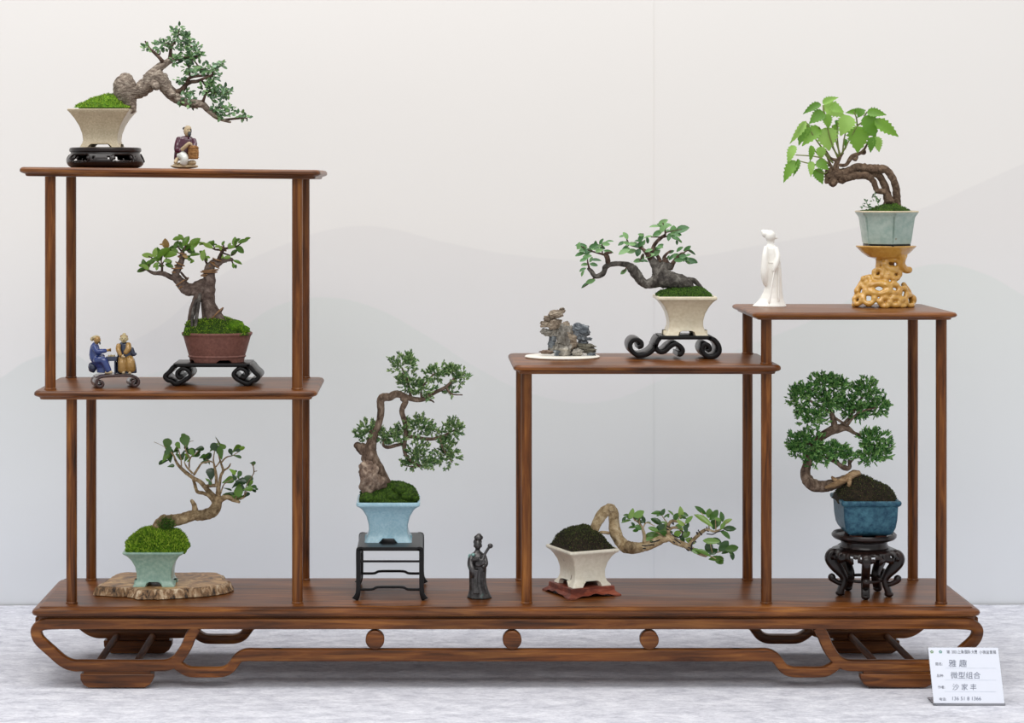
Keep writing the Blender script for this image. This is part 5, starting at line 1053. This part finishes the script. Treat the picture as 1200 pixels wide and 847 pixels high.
# -- bronze lady with a lute
YL = Yat(703, ZB) + 0.016; fig = thing('figurine', 'dark bronze lady figurine holding a long necked lute on the base board', 'figurine', (P(562, 0, YL).x, YL, ZB))
f = tracer(fig, 540, 615, 8.92)
def body(mb):
    oval_stack(mb, f, [(785, 66, 326), (770, 66, 322), (745, 76, 308), (700, 86, 288), (640, 88, 270), (570, 86, 264), (500, 86, 268), (440, 82, 270), (390, 80, 268), (350, 92, 256), (320, 112, 238), (300, 140, 212), (285, 150, 200), (265, 150, 202)], 0.72)
    limb(mb, f, [(110, 350, 30, -4), (105, 430, 38, -7), (125, 500, 36, -10), (120, 570, 20, -9)], 10, 0)
    limb(mb, f, [(110, 400, 26, -6), (150, 385, 24, -10), (190, 385, 20, -13)], 8, 0)                   # forearm to the strings
    limb(mb, f, [(245, 350, 26, -4), (262, 430, 26, -8), (230, 460, 22, -12)], 8, 0)
    for i, (dx, y, dz) in enumerate(((0.6, 0, 8), (2.8, 0, 10), (5, 0, 6))): limb(mb, f, [(150 + i * 14, 498, 8, -13), (145 + i * 10, 600, 10, -13), (140 + i * 22, 740, 14, -16)], 6, 0)
    limb(mb, f, [(240, 520, 8, -11), (250, 640, 10, -12), (270, 740, 14, -13)], 6, 0)
    mb.blob(f(178, 232, -2), (38 * f.u, 38 * f.u, 52 * f.u), 3); mb.blob(f(186, 155, 0), (48 * f.u, 40 * f.u, 32 * f.u), 3); mb.blob(f(190, 130, 0), (26 * f.u, 24 * f.u, 20 * f.u), 3)
    mb.blob(f(176, 200, 3), (46 * f.u, 38 * f.u, 40 * f.u), 3); mb.blob(f(174, 240, -6), (6 * f.u, 8 * f.u, 12 * f.u), 2); mb.blob(f(142, 240, 2), (10 * f.u, 12 * f.u, 20 * f.u), 2); mb.blob(f(214, 240, 2), (10 * f.u, 12 * f.u, 20 * f.u), 2)
sculpt(fig, 'robed_body', M['bronze'], body, 0.00065, 2)
mb = MB(); mb.blob(f(205, 420, -12), (58 * f.u, 20 * f.u, 40 * f.u), 3, rot=Matrix.Rotation(math.radians(-30), 3, 'Y')); limb(mb, f, [(225, 395, 20, -11), (250, 330, 15, -9), (280, 280, 14, -8), (300, 250, 14, -8)], 8, 0); mb.blob(f(308, 242, -8), (28 * f.u, 22 * f.u, 26 * f.u), 3); mb.blob(f(215, 395, -14), (16 * f.u, 8 * f.u, 8 * f.u), 2)
o = mb.build('lute', M['bronze'], fig, 60)
mb = MB()
for k in range(5): limb(mb, f, [(178 + k * 5, 372 + k * 8, 6, -15), (196 + k * 4, 380 + k * 9, 6, -17), (206 + k * 2, 392 + k * 8, 5, -16)], 6, 0)
mb.build('fingers', M['bronze'], fig, 60)
mb = MB(); mb.blob(f(98, 372, -4), (24 * f.u, 30 * f.u, 48 * f.u), 3, 0.15, 2, 4); mb.blob(f(130, 335, -6), (20 * f.u, 24 * f.u, 18 * f.u), 3, 0.1, 2, 4); o = mb.build('verdigris_shawl', M['verdigris'], fig, 60, 'pale green tarnish over one shoulder')
rest(fig)
# -- seated sage in purple with a basket
YA = 0.1; fig = thing('figurine', 'seated bearded figurine in a purple coat beside a brown basket, top left shelf', 'figurine', (P(216.5, 0, YA).x, YA, 0)); fig.location.z = zA(fig.location.x)
f = tracer(fig, 190, 140, 14.1)
sculpt(fig, 'plinth', M['bone'], lambda mb: (mb.blob(f(370, 778, 0), (225 * f.u, 170 * f.u, 40 * f.u), 3, 0.12, 2.2, 1), mb.blob(f(370, 750, 2), (190 * f.u, 120 * f.u, 44 * f.u), 3, 0.12, 2.2, 2)), 0.0006, 2)
def coat(mb):
    oval_stack(mb, f, [(680, 208, 430), (620, 214, 470), (560, 224, 500), (500, 236, 530), (440, 245, 548), (380, 250, 550), (330, 262, 535), (295, 290, 500), (275, 340, 470)], 0.62)
    limb(mb, f, [(285, 320, 55, 0), (255, 420, 55, -3), (250, 510, 50, -5), (310, 520, 45, -9)], 10, 0); limb(mb, f, [(520, 340, 45, -2), (540, 420, 42, -5), (520, 470, 36, -8)], 10, 0)
    limb(mb, f, [(235, 520, 32), (225, 600, 30), (215, 660, 22)], 8, 0)
sculpt(fig, 'coat', M['purple'], coat, 0.0006, 2)
sculpt(fig, 'trousers', M['white_glaze'], lambda mb: (limb(mb, f, [(300, 600, 70, -4), (345, 610, 78, -9), (370, 660, 70, -11), (350, 730, 62, -10)], 12, 0), limb(mb, f, [(330, 560, 50, -8), (390, 620, 45, -11)], 8, 0)), 0.0006, 2)
def head(mb):
    mb.blob(f(418, 195, -2), (64 * f.u, 64 * f.u, 86 * f.u), 3); mb.blob(f(425, 160, -2), (60 * f.u, 58 * f.u, 58 * f.u), 3); mb.blob(f(460, 200, -6), (14 * f.u, 20 * f.u, 22 * f.u), 2); mb.blob(f(372, 195, 0), (16 * f.u, 20 * f.u, 28 * f.u), 2)
    limb(mb, f, [(415, 260, 40), (420, 300, 48)], 8, 0)
sculpt(fig, 'head', M['bone'], head, 0.0005, 2)
mb = MB(); limb(mb, f, [(455, 215, 26, -6), (452, 250, 30, -7), (450, 285, 16, -7)], 8, 0.1); mb.blob(f(478, 190, -4), (10 * f.u, 12 * f.u, 40 * f.u), 2); mb.build('beard', M['beard'], fig, 60)
mb = MB()
for x in (425, 462): mb.blob(f(x, 168, -7.2 if x == 425 else -6), (9 * f.u, 6 * f.u, 6 * f.u), 2)
mb.build('eyes', M['beard'], fig, 60)
mb = MB(); mb.blob(f(365, 150, 1), (28 * f.u, 34 * f.u, 24 * f.u), 3, 0.2, 2, 2); mb.blob(f(365, 195, 1), (16 * f.u, 22 * f.u, 14 * f.u), 3, 0.2, 2, 2); mb.build('hair', M['beard'], fig, 60)
def arm(mb):
    limb(mb, f, [(330, 500, 34, -10), (385, 450, 32, -13), (440, 400, 28, -14), (465, 400, 22, -14)], 10, 0)
    for k in range(5): limb(mb, f, [(455, 390 + k * 7, 9, -14), (485, 395 + k * 8, 8, -14.5), (498, 408 + k * 8, 7, -14)], 6, 0)
sculpt(fig, 'arm', M['bone'], arm, 0.0005, 1)
sculpt(fig, 'feet', M['bone'], lambda mb: (limb(mb, f, [(250, 650, 32, -6), (225, 700, 34, -9), (215, 715, 26, -11)], 8, 0), limb(mb, f, [(450, 720, 40, -6), (510, 715, 42, -8), (540, 720, 36, -9)], 8, 0)), 0.0006, 2)
mb = MB(); mb.lathe([(20 * f.u, -110 * f.u), (78 * f.u, -108 * f.u), (88 * f.u, -60 * f.u), (90 * f.u, 0), (86 * f.u, 60 * f.u), (80 * f.u, 100 * f.u), (60 * f.u, 108 * f.u), (30 * f.u, 118 * f.u)], 28, f(515, 550, -8)); mb.build('basket', M['basket'], fig, 50)
mb = MB()
for zy in (470, 550, 630): 
    c = f(515, zy, -8); mb.tube([Vector((c.x + 90 * f.u * math.cos(q), c.y + 90 * f.u * math.sin(q), c.z)) for q in [2 * math.pi * j / 24 for j in range(25)]], [6 * f.u] * 25, 6, 1, tip=False)
mb.build('basket_bands', M['basket'], fig, 60)
rest(fig)
# -- the two chess players on the scroll bench
bench_top = max(v.co.z for ch in BENCH.children if ch.name.startswith('top_plate') for v in ch.data.vertices) + ZS_B
fb = thing('figurine', 'blue robed seated figurine with straw hat reaching over a tiny game table', 'figurine', (P(116, 0, YP).x, YP, bench_top - 0.0004))
f = tracer(fb, 90, 380, 10.59)
sculpt(fb, 'seat_stone', M['navy'], lambda mb: mb.blob(f(195, 535, 2), (55 * f.u, 55 * f.u, 68 * f.u), 3, 0.15, 2, 3), 0.0006, 2)
def robe(mb):
    oval_stack(mb, f, [(600, 250, 400), (540, 240, 385), (480, 190, 370), (430, 160, 340), (380, 152, 310), (320, 158, 290), (270, 170, 275), (240, 190, 260), (225, 205, 255)], 0.8)
    limb(mb, f, [(240, 450, 55, -4), (320, 445, 52, -6), (360, 500, 44, -7), (395, 580, 40, -7)], 10, 0); limb(mb, f, [(240, 450, 50, 5), (330, 460, 46, 5), (380, 590, 36, 5)], 10, 0)
    limb(mb, f, [(215, 280, 36, -5), (250, 335, 34, -8), (310, 335, 30, -8), (360, 330, 26, -6)], 10, 0); limb(mb, f, [(240, 280, 30, 5), (300, 390, 28, 3), (330, 395, 24, 0)], 10, 0)
sculpt(fb, 'robe', M['blue'], robe, 0.0006, 2)
def head(mb):
    mb.blob(f(252, 195, -1), (44 * f.u, 44 * f.u, 48 * f.u), 3); mb.blob(f(290, 205, -3), (10 * f.u, 12 * f.u, 12 * f.u), 2); limb(mb, f, [(245, 225, 26), (235, 250, 30)], 8, 0)
sculpt(fb, 'head', M['gold'], head, 0.0005, 1)
mb = MB(); mb.blob(f(240, 165, 1), (50 * f.u, 50 * f.u, 26 * f.u), 3, 0.15, 2, 1); mb.blob(f(190, 185, 2), (22 * f.u, 26 * f.u, 26 * f.u), 3, 0.15, 2, 4); mb.build('hat', M['straw'], fb, 60)
mb = MB(); [mb.blob(f(x, 192, -4.6), (5 * f.u, 4 * f.u, 4 * f.u), 2) for x in (262, 282)]; limb(mb, f, [(285, 228, 12, -3), (288, 250, 8, -3)], 6, 0); mb.build('face_marks', M['beard'], fb, 60)
mb = MB(); limb(mb, f, [(350, 332, 18, -6), (395, 322, 15, -6)], 8, 0)
for k in range(5): limb(mb, f, [(385, 318 + k * 4, 6, -6), (412, 306 + k * 7, 5, -7 + k), (424, 306 + k * 8, 4, -7 + k)], 6, 0)
mb.build('hand', M['gold'], fb, 60)
mb = MB(); limb(mb, f, [(360, 600, 20, -7), (430, 598, 20, -9)], 8, 0); mb.build('shoe', M['bone'], fb, 60)
rest(fb)
gt = thing('game_table', 'tiny grey table with game pieces between the two seated figurines', 'table', (P(131.5, 0, YP).x, YP, bench_top - 0.0004)); f = tracer(gt, 90, 380, 10.59)
mb = MB(); c = f(435, 410, 0); mb.loft([rrect(62 * f.u, 62 * f.u, 10 * f.u, c.z - 40 * f.u), rrect(70 * f.u, 66 * f.u, 10 * f.u, c.z - 10 * f.u), rrect(70 * f.u, 66 * f.u, 10 * f.u, c.z + 14 * f.u)]); mb.build('table_top', M['navy'], gt, 40)
for x in (392, 478):
    mb = MB(); a = f(x, 0).x; mb.box(a - 8 * f.u, a + 8 * f.u, -40 * f.u, 40 * f.u, 0, c.z - 38 * f.u); mb.build('leg', M['navy'], gt, 0)
for x, y in ((400, -2), (425, 2), (440, -3), (465, 1)):
    mb = MB(); q = f(x, 396, y); mb.lathe([(4 * f.u, 0), (11 * f.u, 0), (11 * f.u, 14 * f.u), (6 * f.u, 20 * f.u)], 12, (q.x, q.y, c.z + 14 * f.u)); mb.build('game_piece', M['straw'], gt, 40)
rest(gt)
fg = thing('figurine', 'gold and slate robed seated figurine with topknot facing forward on the scroll bench', 'figurine', (P(147, 0, YP).x, YP + 0.003, bench_top - 0.0004)); f = tracer(fg, 90, 380, 10.59)
sculpt(fg, 'under_robe', M['navy'], lambda mb: (oval_stack(mb, f, [(598, 485, 745), (540, 480, 742), (470, 490, 730), (420, 500, 715)], 0.6, dyc=2), oval_stack(mb, f, [(430, 505, 700), (360, 500, 690), (300, 505, 685), (240, 520, 665), (215, 545, 640)], 0.6, dyc=1), limb(mb, f, [(670, 300, 38), (700, 360, 32), (735, 360, 16)], 8, 0)), 0.0006, 2)
sculpt(fg, 'skirt', M['gold'], lambda mb: (limb(mb, f, [(560, 415, 48, -4), (560, 480, 52, -7), (565, 570, 56, -6)], 10, 0), limb(mb, f, [(650, 415, 52, -4), (665, 480, 60, -7), (670, 560, 60, -6)], 10, 0)), 0.0006, 2)
sculpt(fg, 'sleeves', M['gold'], lambda mb: (limb(mb, f, [(520, 250, 30, -4), (515, 310, 32, -7), (545, 380, 24, -9)], 10, 0), limb(mb, f, [(640, 240, 34, -4), (640, 300, 38, -8), (600, 350, 28, -10)], 10, 0)), 0.0006, 2)
def head(mb):
    mb.blob(f(585, 175, -3), (44 * f.u, 42 * f.u, 50 * f.u), 3); mb.blob(f(588, 122, -2), (24 * f.u, 22 * f.u, 22 * f.u), 3); mb.blob(f(583, 185, -7.4), (8 * f.u, 10 * f.u, 12 * f.u), 2); mb.blob(f(538, 178, -2), (10 * f.u, 10 * f.u, 18 * f.u), 2); mb.blob(f(632, 178, -2), (10 * f.u, 10 * f.u, 18 * f.u), 2)
sculpt(fg, 'head', M['straw'], head, 0.0005, 1)
mb = MB(); [mb.blob(f(x, 170, -6.8), (5 * f.u, 4 * f.u, 4 * f.u), 2) for x in (568, 602)]; mb.blob(f(586, 205, -6.6), (10 * f.u, 5 * f.u, 3.5 * f.u), 2); mb.build('face_marks', M['beard'], fg, 60)
mb = MB(); mb.blob(f(585, 150, -1), (48 * f.u, 44 * f.u, 30 * f.u), 3, 0.2, 2.4, 3); mb.build('hair', M['gold'], fg, 60)
mb = MB()
for k in range(5): limb(mb, f, [(575, 372 + k * 3, 8, -10), (560 + k * 8, 388 + k * 2, 6, -12), (560 + k * 9, 402, 5, -12)], 6, 0)
mb.build('hands', M['bone'], fg, 60)
mb = MB(); limb(mb, f, [(575, 590, 20, -6), (580, 592, 20, -10)], 8, 0); limb(mb, f, [(655, 592, 20, -6), (660, 594, 20, -10)], 8, 0); mb.build('shoe', M['bone'], fg, 60)
rest(fg)
# -- miniature rock landscape
YR = Yat(422.2, ZS_C) + 0.045; rk = thing('rock_landscape', 'miniature grey rock landscape on an oval white tray, right lower shelf', 'viewing stone', (P(659, 0, YR).x, YR, ZS_C)); f = tracer(rk, 610, 350, 10.59)
u = f.u; mb = MB(); cx = f(518, 0).x; TZ = 3.0 * f.s
mb.lathe([(300 * u, 0), (440 * u, 0), (462 * u, 8 * u), (466 * u, 20 * u), (455 * u, 29 * u), (430 * u, 31.8 * u), (200 * u, 31.8 * u)], 64, (cx, 0, 0), 1, 0.8); mb.build('tray', M['tray_white'], rk, 40)
def stone(x, y, rx, ry, mat, dy=0.0, tilt=0, seed=None, nzz=0.32, deep=0.8):
    mb = MB(); vs_, fs = ico(4); sd = seed or (x * 0.13 + y * 0.07); rot = Matrix.Rotation(math.radians(tilt), 3, 'Y'); c = f(x, y, dy); out = []
    for q in vs_:
        # squared-off lump with ledges
        m_ = max(abs(q.x), abs(q.y), abs(q.z)); w = q / (m_ ** 0.35)
        k = 1 + nzz * (nz3(q, 1.6, sd) + 0.6 * nz3(q, 3.7, sd + 2) + 0.35 * nz3(q, 8.5, sd + 4)) + 0.06 * math.sin(9 * q.z + 3 * nz3(q, 2, sd))
        out.append(c + rot @ Vector((w.x * rx * u * k, w.y * (rx * 0.5 + ry * 0.5) * deep * u * k, w.z * ry * u * k)) * 0.86)
    out = [Vector((p.x, p.y, max(p.z, 31 * u))) for p in out]
    mb.add(out, fs); mb.build('stone', M[mat], rk, 28)
for a in ((440, 192, 80, 52, 'rock_tan', 0, -12), (518, 148, 34, 34, 'rock_tan', 0, -35), (335, 250, 50, 36, 'rock_tan', 1, 0), (312, 318, 66, 36, 'rock_tan', 0, 6), (432, 322, 82, 62, 'rock_tan', 1, 0), (325, 418, 72, 42, 'rock_grey', 0, 20), (425, 410, 60, 56, 'rock_grey', 2, 0), (402, 485, 44, 52, 'rock_slate', 2, 10), (388, 572, 46, 52, 'rock_slate', 2, 0), (330, 660, 88, 24, 'rock_brown', 0, 0), (396, 630, 44, 46, 'rock_grey', 1, 0),
          (555, 330, 52, 40, 'rock_tan', -2, -30), (545, 460, 82, 130, 'rock_grey', -4, 8), (600, 520, 90, 120, 'rock_tan', -3, -18), (530, 620, 96, 90, 'rock_grey', -6, 0), (470, 660, 52, 52, 'rock_slate', -8, 0),
          (742, 415, 104, 92, 'rock_slate', 4, 14), (800, 500, 80, 20, 'rock_slate', 3, 0), (775, 545, 60, 26, 'rock_slate', 3, 0), (790, 588, 118, 30, 'rock_olive', 0, 4), (815, 635, 112, 40, 'rock_olive', -1, 3), (705, 668, 66, 44, 'rock_grey', -8, -10), (880, 690, 52, 26, 'rock_slate', -4, 0), (640, 640, 60, 60, 'rock_slate', 0, 0)):
    stone(a[0], a[1], a[2] * 1.2, a[3] * 1.2, *a[4:])
# ================================================================== exhibit card
YK = Yat(826.2, 0.0); LEAN = math.radians(27)
cd = thing('exhibit_card', 'handwritten white exhibit card in a clear acrylic stand on the grey cloth', 'name card', (P(1136, 0, YK).x, YK, 0.0004))
s = sc(YK); CW = 82.5 * s; CH = 0.0785
M3 = Matrix.Rotation(math.radians(-0.8), 4, 'Z') @ Matrix.Rotation(-LEAN, 4, 'X')        # card plane: x right, z up the card, y into it
def leaned(mb): mb.v = [tuple(M3 @ Vector(v)) for v in mb.v]; return mb
mb = MB(); mb.box(-CW / 2 - 0.0008, CW / 2 + 0.0008, 0.0008, 0.0026, 0, CH + 0.0008); leaned(mb).build('acrylic_panel', M['acrylic'], cd, 0)
mb = MB(); mb.box(-CW / 2, CW / 2, 0.0002, 0.0007, 0.0024, CH); o_paper = leaned(mb).build('paper', M['paper'], cd, 0)
mb = MB(); mb.box(-CW / 2 - 0.0008, CW / 2 + 0.0008, -0.0004, 0.0024, 0.0, 0.0022); leaned(mb).build('lower_edge', plain('grey_acrylic_edge', srgb(120, 122, 132), 0.2, 0.4), cd, 0)
mb = MB(); mb.box(-CW / 2 - 0.0008, CW / 2 + 0.0008, 0.0005, 0.036, 0, 0.0018); mb.build('acrylic_foot', M['acrylic'], cd, 0)
def write(body, x, z, size, mat, name, shear=0.0, bold=0.0, xs=1.0):
    cu = bpy.data.curves.new(name, 'FONT'); cu.body = body; cu.size = size; cu.shear = shear; cu.offset = bold; cu.extrude = 0.00005
    t = bpy.data.objects.new(name, cu); COL.objects.link(t); bpy.context.view_layer.update()
    me = bpy.data.meshes.new_from_object(t.evaluated_get(bpy.context.evaluated_depsgraph_get()))
    bpy.data.objects.remove(t); bpy.data.curves.remove(cu)
    for v in me.vertices: v.co = M3 @ Vector((x + v.co.x * xs, 0.00012 - v.co.z, z + v.co.y))
    me.materials.clear(); me.materials.append(M[mat]); me.name = name
    o = bpy.data.objects.new(name, me); COL.objects.link(o); o.parent = o_paper; return o
kx = CW / 720.0; kz = CH / 520.0       # card crop: 720 wide, 520 tall from (145,150) to the lower edge
def cz(y): return CH - (y - 150) * kz
def cxx(x, y): return -CW / 2 + (x - 145 - (y - 150) * 0.135) * kx
T = lambda b, x, y, sz, m, n, **k: write(b, cxx(x, y), cz(y), sz * kz, m, n, **k)
T('第', 335, 203, 34, 'print', 'printed_header'); T('2021上海·国际·大展', 388, 203, 37, 'print', 'printed_header', bold=0.00004, xs=0.74); T('小微盆景展', 672, 205, 36, 'print', 'printed_header', xs=0.86)
for lab, y, hand, hx, hs in (('题名:', 312, '雅 趣', 355, 74), ('品种:', 418, '微型组合', 378, 68), ('作者:', 522, '沙 家 丰', 398, 62), ('电话:', 630, '136 51 8 1366', 390, 46)):
    T(lab, 222 + (y - 312) * 0.14, y, 30, 'print', 'printed_label'); T(hand, hx, y + (10 if hs > 50 else -2), hs, 'ink', 'handwriting', shear=0.12)
for y in (338, 446, 550):
    mb = MB(); mb.box(cxx(325, y), cxx(848, y), 0.0, 0.00022, cz(y) - 0.00016, cz(y) + 0.00016); leaned(mb).build('rule_line', M['line'], o_paper, 0)
for lx, mt in ((183, 'logo'), (272, 'logo2')):
    mb = MB(); c = (cxx(lx, 190), cz(190))
    for k in range(5):
        a = 2 * math.pi * k / 5 + 0.4; q = (c[0] + 0.0015 * math.cos(a), c[1] + 0.0015 * math.sin(a)); mb.loft([[Vector((q[0] + 0.0011 * math.cos(b), w, q[1] + 0.0008 * math.sin(b))) for b in [2 * math.pi * j / 10 for j in range(10)]] for w in (0.00012, 0.00022)])
    leaned(mb).build('printed_logo', M[mt], o_paper, 0)
